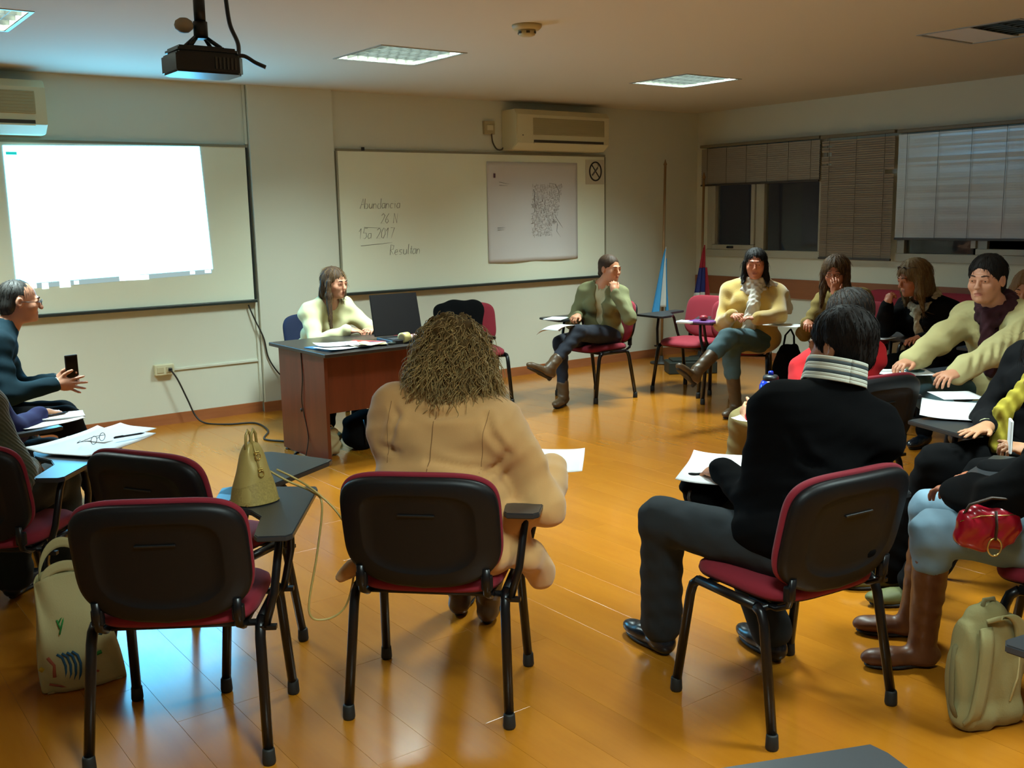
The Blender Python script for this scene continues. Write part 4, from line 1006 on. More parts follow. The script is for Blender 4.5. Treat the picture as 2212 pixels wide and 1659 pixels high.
    # ---- clothes
    def nz(a, fq, ph=0.0):
        if a > 0.0055:
            return lambda X, Y, Z: a*(np.sin(X*fq+Z*fq*0.7+ph+1.5*np.sin(Y*fq*0.6))*np.sin(Y*fq*0.8-Z*fq*0.9+ph*2)+0.6*np.sin(Z*fq*1.9+X*fq*0.5+2*np.sin(Y*fq*0.4)))+0.35*a*np.abs(np.sin(Z*fq*2.6+2.2*np.sin(X*fq*0.7)+Y*fq))
        return lambda X, Y, Z: a*(np.sin(X*fq+Z*fq*0.7+ph+1.5*np.sin(Y*fq*0.6))*np.sin(Y*fq*0.8-Z*fq*0.9+ph*2)+0.6*np.sin(Z*fq*1.9+X*fq*0.5+2*np.sin(Y*fq*0.4)))
    tp = P.get('top')
    if tp:
        g = tp.get('g', 0.014); F = Field(); torso(F, g)
        for sd in (1, -1):
            s0, el, wr_, h = arms[sd]; e = wr_+(el-wr_)*tp.get('cuff', 0.06)
            F.cap(s0, el, 0.047*S+g*0.8, 0.043*S+g*0.8, k=0.05); F.cap(el, e, 0.043*S+g*0.8, 0.030*S+g*0.8, k=0.03)
            dd = unit(wr_-el); F.half_local = None
        nk = tp.get('neck', 0.066)
        if tp.get('collar'):
            F.cap(neck-up*0.01-v_*0.005, neck+up*tp['collar'], nk+0.008, nk, k=0.02)
        F.cap(neck+up*(-0.02+tp.get('nu', 0.04))+v_*0.01, neck+up*0.16+v_*0.0, nk-(0.012 if tp.get('collar') else 0), k=0.006, sub=True)
        if tp.get('v'):    # open front
            F.cap(neck+v_*(0.11)+up*0.05, neck+v_*0.14-w_*tp['v'], tp.get('vw', 0.05), 0.012, k=0.008, sub=True)
        hz = tp.get('hem', 0.0)
        F.half(hip-w_*(0.03+hz), -w_)
        if tp.get('skirt'):   # coat skirts spreading over the seat
            F.p = F.p[:-1]
            for q in (1, -1):
                hj, kn, an, td = legs[q]; e = hj+(kn-hj)*tp['skirt']; F.cap(hj, e, 0.095+g, 0.085+g, k=0.04)
            if 'drape' in tp:
                for a_, b_, r_ in tp['drape']: F.cap(a_, b_, r_, r_*0.9, k=0.04)
        o = link(tp.get('name', 'sweater'), F.mesh('top', tp.get('res', 0.0105), origin=org, noise=nz(tp.get('wr', 0.0035), tp.get('fq', 38), tp.get('ph', 0.0))), tp['m'], root, True)
        for sd in (1, -1):
            s0, el, wr_, h = arms[sd]
            if tp.get('cuffm'):
                d = unit(wr_-el); a0 = wr_+(el-wr_)*tp.get('cuff', 0.06); b = MB()
                b.tube([a0-d*0.01-org, a0+d*0.022-org], 0.031*S+0.004, 14); b.build('cuff', tp['cuffm'], root, smooth=True)
    it = P.get('inner')
    if it:
        F = Field(); torso(F, it.get('g', 0.004)); nk = it.get('neck', 0.06)
        if it.get('collar'): F.cap(neck, neck+up*it['collar'], nk+0.01, nk+0.004, k=0.015)
        F.cap(neck-up*0.01+v_*0.008, neck+up*0.14, nk, k=0.005, sub=True); F.half(hip, -w_)
        link(it.get('name', 'shirt'), F.mesh('inner', 0.011, origin=org), it['m'], root, True)
    bt = P.get('bottom')
    if bt:
        g = bt.get('g', 0.010); F = Field(); F.ell(hip-w_*0.005, ((0.168+g)*wd, (0.128+g)*dp, 0.115+g), T, k=0.04); F.half(hip+w_*0.10, w_)
        for sd in (1, -1):
            hj, kn, an, td = legs[sd]; e = kn+(an-kn)*bt.get('len', 1.0)
            F.cap(hj, kn, 0.082*S+g, 0.060*S+g, k=0.04); F.cap(kn, e, 0.058*S+g, bt.get('ankle', 0.045)+g, k=0.03)
        link(bt.get('name', 'trousers'), F.mesh('bottom', 0.0115, origin=org, noise=nz(bt.get('wr', 0.003), 46, 1.3)), bt['m'], root, True)
    sb = P.get('shoe')
    if sb:
        for sd in (1, -1):
            hj, kn, an, td = legs[sd]; F = Field(); sd_ = unit(np.cross(td, an-kn)) if False else None
            sh_d = unit(kn-an)                       # up the shin
            dn = -up
            if 'down' in P.get('leg'+('R' if sd > 0 else 'L'), {}): dn = unit(P['leg'+('R' if sd > 0 else 'L')]['down'])
            t = unit(td-dn*np.dot(td, dn)); sx = np.cross(t, dn); RS = np.stack([sx, t, dn], 1)
            heel = an+dn*0.055-t*0.025
            F.cap(an+dn*0.0, an+dn*0.045, 0.040, 0.040, k=0.02)
            F.cap(heel, an+dn*0.06+t*0.10, 0.038, 0.034, k=0.03)
            F.ell(an+dn*0.062+t*0.14, (0.043, 0.075*sb.get('toe', 1.0), 0.030), RS, k=0.025)
            ht = sb.get('shaft', 0.0)
            if ht: F.cap(an, an+(kn-an)*ht, 0.046, 0.046+0.018*ht, k=0.02)
            F.half(an+dn*0.088, dn)
            so_ = link(sb.get('name', 'shoe'), F.mesh('shoe', 0.0085, origin=org, noise=nz(0.002, 60, 0.5) if ht else None), sb['m'], root, True)
            F = Field(); F.ell(an+dn*0.088+t*0.112, (0.041, 0.090*sb.get('toe', 1.0), 0.010), RS, k=0.004); F.cap(heel+dn*0.036, an+dn*0.092+t*0.08, 0.018, 0.012, k=0.02)
            hl = sb.get('heel', 0.0)
            if hl: F.cap(heel+dn*0.02, heel+dn*(0.03+hl), 0.022, 0.014, k=0.01)
            F.half(an+dn*(0.0985+(hl if 'down' in P.get('leg'+('R' if sd > 0 else 'L'), {}) else 0)), dn)
            link('sole', F.mesh('sole', 0.0075, origin=org), mat('sole_dark', (24, 20, 18), 0.6), so_, True)
    return dict(root=root, org=org, Hp=Hp, R=R, arms=arms, legs=legs, hip=hip, neck=neck, sr=sr, v=v_, w=w_, loc=loc, H=H, hip_=hip)

def hair(root, P, Hp, R, H, org, neck, sr, v_, w_):
    st = P.get('hair', 'short'); m = P['hairm']; n = 1 if st != 'none' else 0
    if st == 'none': return
    rg = random.Random(P.get('seed', 3)); F = Field()
    g = P.get('hg', 0.0)
    F.ell(Hp(0, -0.024, 0.040), ((0.081+g)*H, (0.099+g)*H, (0.088+g)*H), R, k=0.02)
    if st == 'short':
        F.ell(Hp(0, -0.055, -0.02), (0.072*H, 0.058*H, 0.07*H), R, k=0.02)
        F.ell(Hp(0, 0.102, -0.022+P.get('hairline', 0)), (0.080*H, 0.082*H, 0.092*H), R, k=0.010, sub=True)
        for q in (-1, 1): F.ell(Hp(q*0.085, 0.004, -0.012), (0.026*H, 0.026*H, 0.036*H), R, k=0.006, sub=True)
        F.ell(Hp(0, 0.03, -0.10), (0.12*H, 0.085*H, 0.06*H), R, k=0.008, sub=True)
        F.half(Hp(0, 0, -0.075), R @ A3(0, 0, -1))
    elif st == 'bun':
        F.ell(Hp(0, -0.05, -0.01), (0.07*H, 0.06*H, 0.06*H), R, k=0.02)
        F.ell(Hp(0, 0.104, -0.016), (0.078*H, 0.080*H, 0.092*H), R, k=0.010, sub=True)
        for q in (-1, 1): F.ell(Hp(q*0.085, 0.006, -0.016), (0.022*H, 0.022*H, 0.032*H), R, k=0.006, sub=True)
        F.cap(Hp(0, -0.10, 0.0), Hp(0, -0.115, -0.05), 0.03, 0.022, k=0.02)
        F.half(Hp(0, 0, -0.07), R @ A3(0, 0, -1))
    elif st in ('long', 'bob', 'wavy'):
        ln = {'long': 0.30, 'bob': 0.16, 'wavy': 0.22}[st]*P.get('hl', 1.0); fr = P.get('frontd', 0.03)
        F.ell(Hp(0, -0.058, -0.03), ((0.080+g)*H, (0.06+g)*H, 0.10*H), R, k=0.02)
        hb = Hp(0, -0.07, -0.09); F.cap(hb, hb-w_*(ln*0.45)-v_*0.02, 0.062+g, 0.05, k=0.03)
        for q in (-1, 1):
            a = Hp(q*0.076, fr*0.3, 0.015); c = Hp(q*0.078, fr*0.5, -0.085)
            F.cap(a, c, 0.020+g*0.6, 0.024+g*0.6, k=0.02)
            if not (P.get('oneside') and q == -P['oneside']):
                e = c-A3(0, 0, 1)*(ln-0.10)+v_*(0.045 if P.get('front', True) else -0.03)+sr*q*0.012
                F.cap(c, e, 0.024+g*0.6, 0.012, k=0.02)
        F.ell(Hp(0, 0.106, -0.034), (P.get('facew', 0.064)*H, 0.082*H, 0.100*H), R, k=0.010, sub=True)
    elif st == 'curly':
        F.ell(Hp(0, -0.035, 0.02), (0.115*H, 0.115*H, 0.105*H), R, k=0.03); F.ell(Hp(0, -0.05, -0.075), (0.142*H, 0.115*H, 0.095*H), R, k=0.05)
        F.ell(Hp(0.02, -0.06, -0.14), (0.11*H, 0.08*H, 0.06*H), R, k=0.04)
        F.ell(Hp(0, 0.125, -0.03), (0.075*H, 0.09*H, 0.10*H), R, k=0.010, sub=True)
    am = P.get('hn', 0.0022); hc = np.array(Hp(0, -0.01, 0.05))
    def nzf(X, Y, Z):
        x = (X-hc[0])*R[0, 0]+(Y-hc[1])*R[1, 0]+(Z-hc[2])*R[2, 0]; y = (X-hc[0])*R[0, 1]+(Y-hc[1])*R[1, 1]+(Z-hc[2])*R[2, 1]; z = (X-hc[0])*R[0, 2]+(Y-hc[1])*R[1, 2]+(Z-hc[2])*R[2, 2]
        th = np.arctan2(x, -y)
        if st == 'curly': return 0.007*np.sin(x*90+2*np.sin(z*60))*np.sin(y*80+2*np.sin(x*50))+0.006*np.sin(z*85+3*np.sin(x*40))
        return am*np.sin(th*34+5*z+2*np.sin(z*30))+am*0.8*np.sin(th*13+9*z)
    o = link('hair', F.mesh('hair', 0.0058, origin=org, noise=nzf), m, root, True)
    # strands lying on the hair volume
    ns = P.get('strands', 0)
    if ns:
        me = o.data; V = np.empty(len(me.vertices)*3, np.float32); me.vertices.foreach_get('co', V); V = V.reshape(-1, 3)+org
        N = np.empty(len(me.vertices)*3, np.float32); me.vertices.foreach_get('normal', N); N = N.reshape(-1, 3)
        idx = [rg.randrange(len(V)) for _ in range(ns)]; lines = []; dn = -R[:, 2]*0.6+A3(0, 0, -0.6)
        for i in idx:
            p = V[i]+N[i]*0.0004; nn = N[i]
            if st == 'curly':
                a = rg.uniform(0, 2*PI); d = unit(nn*0.35+dn*0.9+A3(rg.gauss(0, .35), rg.gauss(0, .35), rg.gauss(0, .25))); e1 = unit(np.cross(d, nn)+1e-3); e2 = np.cross(d, e1)
                rr = rg.uniform(0.004, 0.010); Lh = rg.uniform(0.04, 0.09); K = 13; tw = rg.uniform(5, 11)
                lines.append(np.array([p+d*Lh*t+e1*rr*math.cos(a+tw*t)+e2*rr*math.sin(a+tw*t)+nn*0.006*math.sin(t*3)-A3(0, 0, 1)*0.02*t*t for t in np.linspace(0, 1, K)]))
            else:
                d = unit(dn-nn*np.dot(dn, nn)+1e-3); Lh = rg.uniform(0.02, 0.045) if st == 'short' else rg.uniform(0.04, 0.09); e1 = np.cross(d, nn); ph = rg.uniform(0, 6)
                q = p.copy(); pts = []
                am2 = 0.005 if st == 'wavy' else 0.002
                for t in np.linspace(0, 1, 7): pts.append(p+d*Lh*t+e1*am2*math.sin(ph+t*5)+nn*(0.0012*math.sin(t*PI)-0.16*Lh*t*t))
                lines.append(np.array(pts))
        link('hair_strands', tubes_np('hair_strands', [l-org for l in lines], P.get('sr_', 0.0010), 3), P.get('strandm', m), root, True, kind='stuff')

def groove(D, objname, lines, width=.022, depth=.012):
    """press soft folds into a garment; each line is a list of world points, projected along the ray given"""
    from mathutils.bvhtree import BVHTree
    ob = [c for c in D['root'].children if c.name.split('.')[0] == objname][0]; me = ob.data
    co = np.empty(len(me.vertices)*3, np.float32); me.vertices.foreach_get('co', co); co = co.reshape(-1, 3)
    no = np.empty(len(me.vertices)*3, np.float32); me.vertices.foreach_get('normal', no); no = no.reshape(-1, 3)
    bv = BVHTree.FromPolygons([tuple(v) for v in co], [tuple(p.vertices) for p in me.polygons]); off = np.zeros(len(co))
    for L, d in lines:
        L = [np.array(p, float) for p in L]; pts = []
        for a, b in zip(L, L[1:]):
            for t in np.linspace(0, 1, 8): pts.append(a+(b-a)*t)
        P = []
        for p in pts:
            h = bv.ray_cast(Vector(p-D['org']-np.array(unit(d))*.6), Vector(unit(d)))
            if h[0] is not None: P.append(np.array(h[0]))
        if len(P) < 2: continue
        P = np.array(P); tt = np.linspace(0, 1, len(P)); w8 = np.sin(PI*np.clip(tt, .04, .96))**.5
        d2 = ((co[:, None, :]-P[None])**2).sum(2); k = d2.argmin(1); dm = np.sqrt(d2.min(1)); s = w8[k]
        off += s*(-depth*np.exp(-(dm/(width*.45))**2)+depth*.55*np.exp(-((dm-width)/(width*.6))**2))
    co += no*off[:, None].astype(np.float32); me.vertices.foreach_set('co', co.ravel()); me.update()

def glasses(D, m, sun=False):
    Hp, org = D['Hp'], D['org']; H = D['H']; b = MB(); dz = 0.085 if sun else 0.0; dy = -0.035 if sun else 0.0
    for q in (-1, 1):
        pts = [Hp(q*0.030+0.019*math.cos(a), 0.106+dy-0.004*abs(math.cos(a)), 0.004+dz+0.014*math.sin(a))-org for a in [2*PI*k/20 for k in range(20)]]
        b.tube(pts, 0.0016*H, 5, closed=True)
        b.tube([Hp(q*0.049, 0.100+dy, 0.008+dz)-org, Hp(q*0.076, 0.07+dy, 0.008+dz)-org, Hp(q*0.082, 0.0+dy, 0.006+dz*0.7)-org], 0.0016*H, 5)
    b.tube([Hp(-0.011, 0.107+dy, 0.008+dz)-org, Hp(0.011, 0.107+dy, 0.008+dz)-org], 0.0016*H, 5)
    g = b.build('sunglasses' if sun else 'glasses', m, D['root'])
    b = MB()
    for q in (-1, 1):
        vs = [b.bm.verts.new(Hp(q*0.030+0.018*math.cos(a), 0.1055+dy-0.004*abs(math.cos(a)), 0.004+dz+0.013*math.sin(a))-org) for a in [2*PI*k/16 for k in range(16)]]; b.bm.faces.new(vs)
    b.build('lenses', mat('sun_lens', (16, 16, 20), 0.08) if sun else gm, g)
    return g

def scarf(D, m, rings, name='scarf', tails=(), r=0.022):
    """loops round the neck + hanging tails"""
    org = D['org']; F = Field(); nk, sr, v, w = D['neck'], D['sr'], D['v'], D['w']
    for (dz, rad, tl, rr) in rings:
        pts = [nk+sr*rad*math.cos(a)*1.12+v*(rad*math.sin(a)*1.0+0.012)+w*(dz+tl*math.sin(a)) for a in np.linspace(0, 2*PI, 17)]
        for a, b in zip(pts, pts[1:]): F.cap(a, b, rr, k=0.012)
    for pts, r0, r1 in tails:
        for i, (a, b) in enumerate(zip(pts, pts[1:])):
            n = len(pts)-1; F.cap(a, b, r0+(r1-r0)*i/n, r0+(r1-r0)*(i+1)/n, k=0.015)
    def nz(X, Y, Z): return 0.0035*np.sin(X*150+Z*60+2*np.sin(Y*40))+0.002*np.sin(Y*170+Z*90)
    return link(name, F.mesh(name, 0.007, origin=org, noise=nz), m, D['root'], True)

# ================================================================ the people
H_dark = mat('hair_dark', (24, 18, 14), 0.7, spec=.25, bump=(140, .4, .002)); H_brown = mat('hair_brown', (66, 46, 30), 0.65, spec=.3, bump=(140, .4, .002)); H_lbrown = mat('hair_light_brown', (118, 88, 52), 0.6, spec=.3)
H_curl = mat('hair_ash', (92, 72, 42), 0.9, spec=.1); H_curl2 = mat('hair_ash_light', (168, 140, 86), 0.55, vary=(14, .45)); H_grey = mat('hair_ash_blonde', (128, 110, 78), 0.65, spec=.3, bump=(140, .4, .002))
M_jeans = mat('jeans_navy', (20, 26, 40), 0.85, bump=(300, .2, .001)); M_jt = mat('jeans_teal', (66, 92, 98), 0.85, bump=(300, .2, .001)); M_jl = mat('jeans_light', (120, 150, 168), 0.85, vary=(12, .25))
M_blk = mat('cloth_black', (8, 8, 9), 0.95, spec=.12, bump=(300, .2, .001)); M_boot = mat('boot_brown', (84, 62, 38), 0.42); M_bootd = mat('boot_dark', (62, 44, 30), 0.4); M_shoe = mat('shoe_black', (20, 26, 34), 0.25)

PE = {}
PE['M3'] = person('man in a black sweater with a striped collar, seated with his back to us', (2.58, 1.955), (.12, .99), dict(
    s=1.03, neck=(2.705, 1.91, 1.015), head=(2.785, 1.945, 1.15), look=(-.08, 1, -.16), twist=-.36, wide=1.20, deep=1.15, sw=.165, hs=1.0, skin=(186, 122, 84),
    handL=dict(w=(2.60, 2.27, .70), hd=(.3, .9, -.1), pn=(.3, 0, -1), curl=.4, pole=(-.35, -.5, -1)), handR=dict(w=(2.90, 2.16, .715), hd=(-.2, 1, 0), pn=(0, 0, -1), curl=.3, pole=(.5, -.5, -.9)),
    legL=dict(knee=(2.41, 2.37, .545), ankle=(2.50, 2.46, .11), toe=(.15, 1, 0)), legR=dict(knee=(2.74, 2.38, .53), ankle=(2.77, 2.17, .11), toe=(.3, .9, 0)),
    hair='short', hairm=H_dark, hg=.008, hn=.0022, strands=900,
    top=dict(m=mat('black_knit', (7, 7, 8), .95, spec=.08, bump=(350, .3, .001)), g=.030, neck=.074, nu=.125, hem=.07, wr=.007, fq=22),
    bottom=dict(m=mat('trousers_grey', (42, 48, 52), .85, spec=.25, bump=(300, .15, .001)), g=.016, ankle=.058, wr=.0025, len=.97), shoe=dict(m=M_shoe, name='shoe', toe=1.15)))
# striped shirt collar
def collar(D, m, h=0.05, r=0.064, lo=0.015, stripes=None):
    nk, sr, v, w, org = D['neck'], D['sr'], D['v'], D['w'], D['org']
    for k in range(len(stripes) if stripes else 1):
        n = len(stripes) if stripes else 1
        def fn(u, t, k=k):
            a = 2*PI*u-PI/2; hh = lo+(h-lo)*((k+t)/n); rr = r+0.008*(1-(k+t)/n)
            p = nk+sr*rr*math.cos(a)+v*(rr*math.sin(a)*1.0+.006)+w*(hh-0.03*max(0, math.sin(a)))
            return tuple(p-org)
        grid_mesh('collar_stripe' if stripes else 'collar', fn, 41, 4, stripes[k] if stripes else m, D['root'], thick=-0.003)
_w = mat('shirt_white', (204, 206, 190), .7); _g = mat('shirt_stripe', (60, 72, 76), .7)
collar(PE['M3'], _w, h=.105, r=.092, lo=.03, stripes=[_w, _w, _g, _w, _w, _g, _w])

PE['c2'] = person('woman with curly ash brown hair in a tan coat, seated with her back to us', (1.72, 2.72), (.715, .70), dict(
    fem=True, neck=(1.79, 2.73, 1.02), head=(1.845, 2.795, 1.13), look=(.6, .75, -.35), twist=-.10, wide=1.36, deep=1.15, sw=.188, hs=1.0,
    handR=dict(w=(2.13, 2.62, .725), hd=(.6, .8, -.05), pn=(0, 0, -1), curl=.35, pole=(.15, -.6, -1)), handL=dict(w=(1.86, 2.98, .68), hd=(.8, .5, 0), pn=(0, 0, -1), curl=.3, pole=(-.2, -.4, -1)),
    legL=dict(knee=(1.92, 3.07, .53), ankle=(2.14, 3.24, .11), toe=(.7, .7, 0)), legR=dict(knee=(2.13, 2.93, .53), ankle=(2.18, 3.10, .12), toe=(.65, .7, 0)),
    hair='curly', hairm=H_curl, strands=3400, strandm=H_curl2, sr_=.0014, seed=5,
    top=dict(name='coat', m=mat('coat_tan', (206, 158, 98), .9, bump=(260, .25, .001), sheen=.3), g=.034, neck=.07, collar=.035, wr=.009, fq=17, ph=.4, cuff=.02, skirt=.45,
             drape=[(A3(1.93, 2.50, .50), A3(2.0, 2.53, .40), .055), (A3(1.84, 2.48, .62), A3(1.90, 2.48, .50), .055), (A3(1.46, 2.84, .46), A3(1.42, 2.86, .43), .025)]),
    bottom=dict(m=M_bootd, g=.006), shoe=dict(m=M_boot, name='boot', shaft=.45, heel=.02)))

def seam(D, objname, A, B_, d, r, m, n=24, name='back_seam'):
    from mathutils.bvhtree import BVHTree
    ob = [c for c in D['root'].children if c.name.split('.')[0] == objname][0]; me = ob.data
    bv = BVHTree.FromPolygons([v.co for v in me.vertices], [p.vertices for p in me.polygons]); pts = []
    for t in np.linspace(0, 1, n):
        p = A+(B_-A)*t-D['org']-np.array(d)*.6; h = bv.ray_cast(Vector(p), Vector(unit(d)))
        if h[0] is not None: pts.append(tuple(h[0]))
    if len(pts) > 2: b = MB(); b.tube(pts, r, 5); b.build(name, m, D['root'])
D = PE['c2']; _n, _s, _v, _w2, _h = D['neck'], D['sr'], D['v'], D['w'], D['hip']
groove(D, 'coat', [([_n+_s*.16-_w2*.07, _n+_s*.19-_w2*.13, _n+_s*.235-_w2*.18], _v), ([_n-_s*.16-_w2*.06, _n-_s*.13-_w2*.10, _n-_s*.15-_w2*.20], _v), ([_h+_s*.17+_w2*.17, _h+_s*.05+_w2*.19, _h-_s*.10+_w2*.18], _v),
    ([_h+_s*.19+_w2*.24, _h+_s*.10+_w2*.235, _h+_s*.0+_w2*.245], _v), ([_h-_s*.19+_w2*.27, _h-_s*.12+_w2*.26], _v), ([_h+_s*.2+_w2*.1, _h+_s*.08+_w2*.125, _h-_s*.05+_w2*.12], _v), ([_n+_s*.23-_w2*.18, _n+_s*.17-_w2*.25, _n+_s*.15-_w2*.34], _v),
    ([_n-_s*.08-_w2*.07, _n-_s*.0-_w2*.085, _n+_s*.09-_w2*.07], _v)], .026, .011)
seam(D, 'coat', _n-_w2*.06, _h+_w2*.06, _v, .0018, mat('coat_seam', (142, 102, 60), .9))
seam(D, 'coat', _n+_s*.165-_w2*.05, _n+_s*.155-_w2*.25, _v, .0012, mat('coat_seam', (142, 102, 60), .9), name='sleeve_seam')
seam(D, 'coat', _n-_s*.165-_w2*.05, _n-_s*.155-_w2*.25, _v, .0012, mat('coat_seam', (142, 102, 60), .9), name='sleeve_seam')
D = PE['M3']; _n, _s, _v, _w2, _h = D['neck'], D['sr'], D['v'], D['w'], D['hip']
groove(D, 'sweater', [([_h+_s*.15+_w2*.14, _h+_s*.0+_w2*.17, _h-_s*.13+_w2*.13], _v), ([_h-_s*.16+_w2*.25, _h-_s*.02+_w2*.22], _v), ([_n+_s*.15-_w2*.18, _n+_s*.06-_w2*.24], _v), ([_n-_s*.16-_w2*.16, _n-_s*.08-_w2*.25], _v)], .03, .010)
PE['W2'] = person('woman in a sage green cardigan with her hand at her chin, legs crossed', (5.80, 6.49), (-1, .02), dict(
    fem=True, neck=(5.76, 6.38, .985), head=(5.77, 6.30, 1.115), look=(.06, -1, -.08), twist=.60, wide=1.02, hs=.98, skin=(206, 142, 106),
    handR=dict(w=(5.50, 6.40, .735), hd=(-.8, -.3, -.05), pn=(0, .2, -1), curl=.75, pole=(.2, .8, -.8)), handL=dict(w=(5.70, 6.175, .935), hd=(.15, .25, 1), pn=(.4, .8, .1), curl=.85, pole=(.35, -.5, -1), thumb=.6),
    legR=dict(knee=(5.32, 6.42, .52), ankle=(5.31, 6.38, .12), toe=(-.85, -.5, 0)), legL=dict(knee=(5.34, 6.22, .62), ankle=(5.01, 6.17, .385), toe=(-.8, .1, -.45), down=(-.45, 0, -.9)),
    hair='bun', hairm=H_brown, hn=.001, top=dict(name='cardigan', m=mat('cardigan_sage', (118, 116, 78), .9, bump=(260, .3, .001)), g=.017, neck=.066, v=.36, vw=.055, wr=.005, fq=34, hem=.08), inner=dict(name='undershirt', m=mat('shirt_cream', (190, 186, 150), .8), g=.006, collar=.02),
    bottom=dict(name='jeans', m=M_jeans, g=.006, ankle=.038, len=.86), shoe=dict(m=M_boot, name='ankle_boot', shaft=.20, heel=.02)))
PE['W3'] = person('woman in a fuzzy mustard sweater and white scarf, hands clasped, legs crossed', (6.38, 5.30), (-.82, -.57), dict(
    fem=True, neck=(6.42, 5.30, 1.015), head=(6.385, 5.265, 1.155), look=(-.80, -.60, -.03), twist=.05, wide=1.24, deep=1.1, sw=.19, hs=1.06, skin=(208, 132, 100),
    handR=dict(w=(6.06, 5.22, .775), hd=(-.35, -.8, .1), pn=(.3, -.3, -1), curl=.35, pole=(.2, .7, -.9)), handL=dict(w=(6.10, 5.00, .765), hd=(-.75, .75, .12), pn=(-.1, .2, -1), curl=.35, pole=(.5, -.8, -.7)),
    legR=dict(knee=(5.98, 5.16, .52), ankle=(6.03, 5.14, .13), toe=(-.95, -.3, 0)), legL=dict(knee=(5.86, 5.08, .63), ankle=(5.50, 5.06, .42), toe=(-.75, .0, -.6), down=(-.55, 0, -.8)),
    hair='long', hairm=H_dark, hl=.5, strands=800, facew=.060, top=dict(m=mat('mustard_wool', (206, 168, 84), .95, bump=(220, .8, .003), sheen=.6), g=.026, neck=.072, wr=.004, fq=30, hem=.10, cuff=.0),
    bottom=dict(name='jeans', m=M_jt, g=.014, ankle=.05, len=.45), shoe=dict(m=M_boot, name='boot', shaft=.80, heel=.03)))
PE['W4'] = person('long haired woman in an olive top resting her face on her hand', (6.93, 4.74), (-.93, -.37), dict(
    fem=True, neck=(6.71, 4.70, .945), head=(6.60, 4.67, 1.095), look=(-.90, -.42, -.10), twist=.1, wide=1.1, skin=(204, 130, 98), hs=1.04,
    handL=dict(w=(6.42, 4.545, .955), hd=(.25, .12, 1), pn=(.5, .7, .1), curl=.25, pole=(.1, -.3, -1)), handR=dict(w=(6.38, 4.75, .735), hd=(-.7, -.6, -.1), pn=(0, 0, -1), curl=.4, pole=(.1, .6, -1)),
    hair='wavy', hairm=H_brown, strands=1200, strandm=H_lbrown, hg=.014, facew=.064, seed=8, hl=1.1,
    top=dict(m=mat('olive_fleece', (132, 110, 56), .95, bump=(200, .5, .002), vary=(30, .3)), g=.02, neck=.068, wr=.005), bottom=dict(m=M_blk), shoe=dict(m=M_shoe)))
PE['W5'] = person('blonde woman in a black jacket with sunglasses on her head, hand at her mouth', (6.58, 3.80), (-.98, -.1), dict(
    fem=True, neck=(6.44, 3.83, .955), head=(6.33, 3.86, 1.10), look=(-.90, .40, -.22), twist=-.2, wide=1.15, sw=.185, skin=(190, 120, 86), hs=1.02,
    handR=dict(w=(6.10, 3.90, .93), hd=(.25, -.02, 1), pn=(.9, -.2, 0), curl=.85, pole=(-.1, .4, -1), thumb=.7), handL=dict(w=(6.2, 3.7, .72), hd=(-1, .2, 0), pn=(0, 0, -1), curl=.3),
    hair='wavy', hairm=H_grey, strands=1200, strandm=H_lbrown, hg=.012, facew=.068, seed=4, front=False,
    top=dict(name='jacket', m=M_blk, g=.03, neck=.07, wr=.006, fq=24, collar=.02), bottom=dict(m=M_blk), shoe=dict(m=M_shoe)))
PE['M6'] = person('dark haired man in a beige jacket with a burgundy scarf, looking towards us', (5.33, 2.65), (-.98, .2), dict(
    s=1.04, neck=(5.17, 2.665, 1.075), head=(5.06, 2.675, 1.21), look=(-.985, -.10, -.04), twist=.12, wide=1.15, deep=1.15, hs=1.06, skin=(204, 142, 110), res=.0045,
    handR=dict(w=(4.66, 2.85, .80), hd=(-.9, .1, -.1), pn=(0, 0, -1), curl=.5, pole=(.1, .7, -.8)), handL=dict(w=(4.60, 2.62, .74), hd=(-1, .1, -.1), pn=(0, .2, -1), curl=.4, pole=(.4, -.8, -.5)),
    legR=dict(knee=(4.78, 2.88, .68), ankle=(4.72, 2.58, .50), toe=(-.2, -.9, .1)), legL=dict(knee=(4.88, 2.62, .52), ankle=(4.86, 2.66, .11), toe=(-1, .1, 0)),
    hair='short', hairm=H_dark, hn=.0015, hg=.003, strands=900, top=dict(name='jacket', m=mat('jacket_beige', (190, 178, 124), .85, bump=(240, .2, .001)), g=.034, neck=.078, v=.42, vw=.06, wr=.008, fq=26, hem=.12, ph=.9, cuff=.02, skirt=.36),
    inner=dict(name='sweater', m=mat('burgundy_knit', (56, 14, 24), .9), g=.012, collar=.03), bottom=dict(name='jeans', m=M_jt, g=.016, ankle=.05), shoe=dict(m=M_bootd)))
PE['W7'] = person('person with light brown hair and an olive scarf behind the man in the beige jacket', (6.42, 3.03), (-1, 0), dict(
    fem=True, neck=(6.22, 2.99, .94), head=(6.12, 2.98, 1.07), look=(-.9, -.2, -.1), wide=1.05, hs=1.0, hair='wavy', hairm=H_lbrown, hg=.008, hl=.6,
    top=dict(m=mat('dark_olive', (62, 58, 28), .9), g=.02), bottom=dict(m=M_blk), shoe=dict(m=M_shoe)))
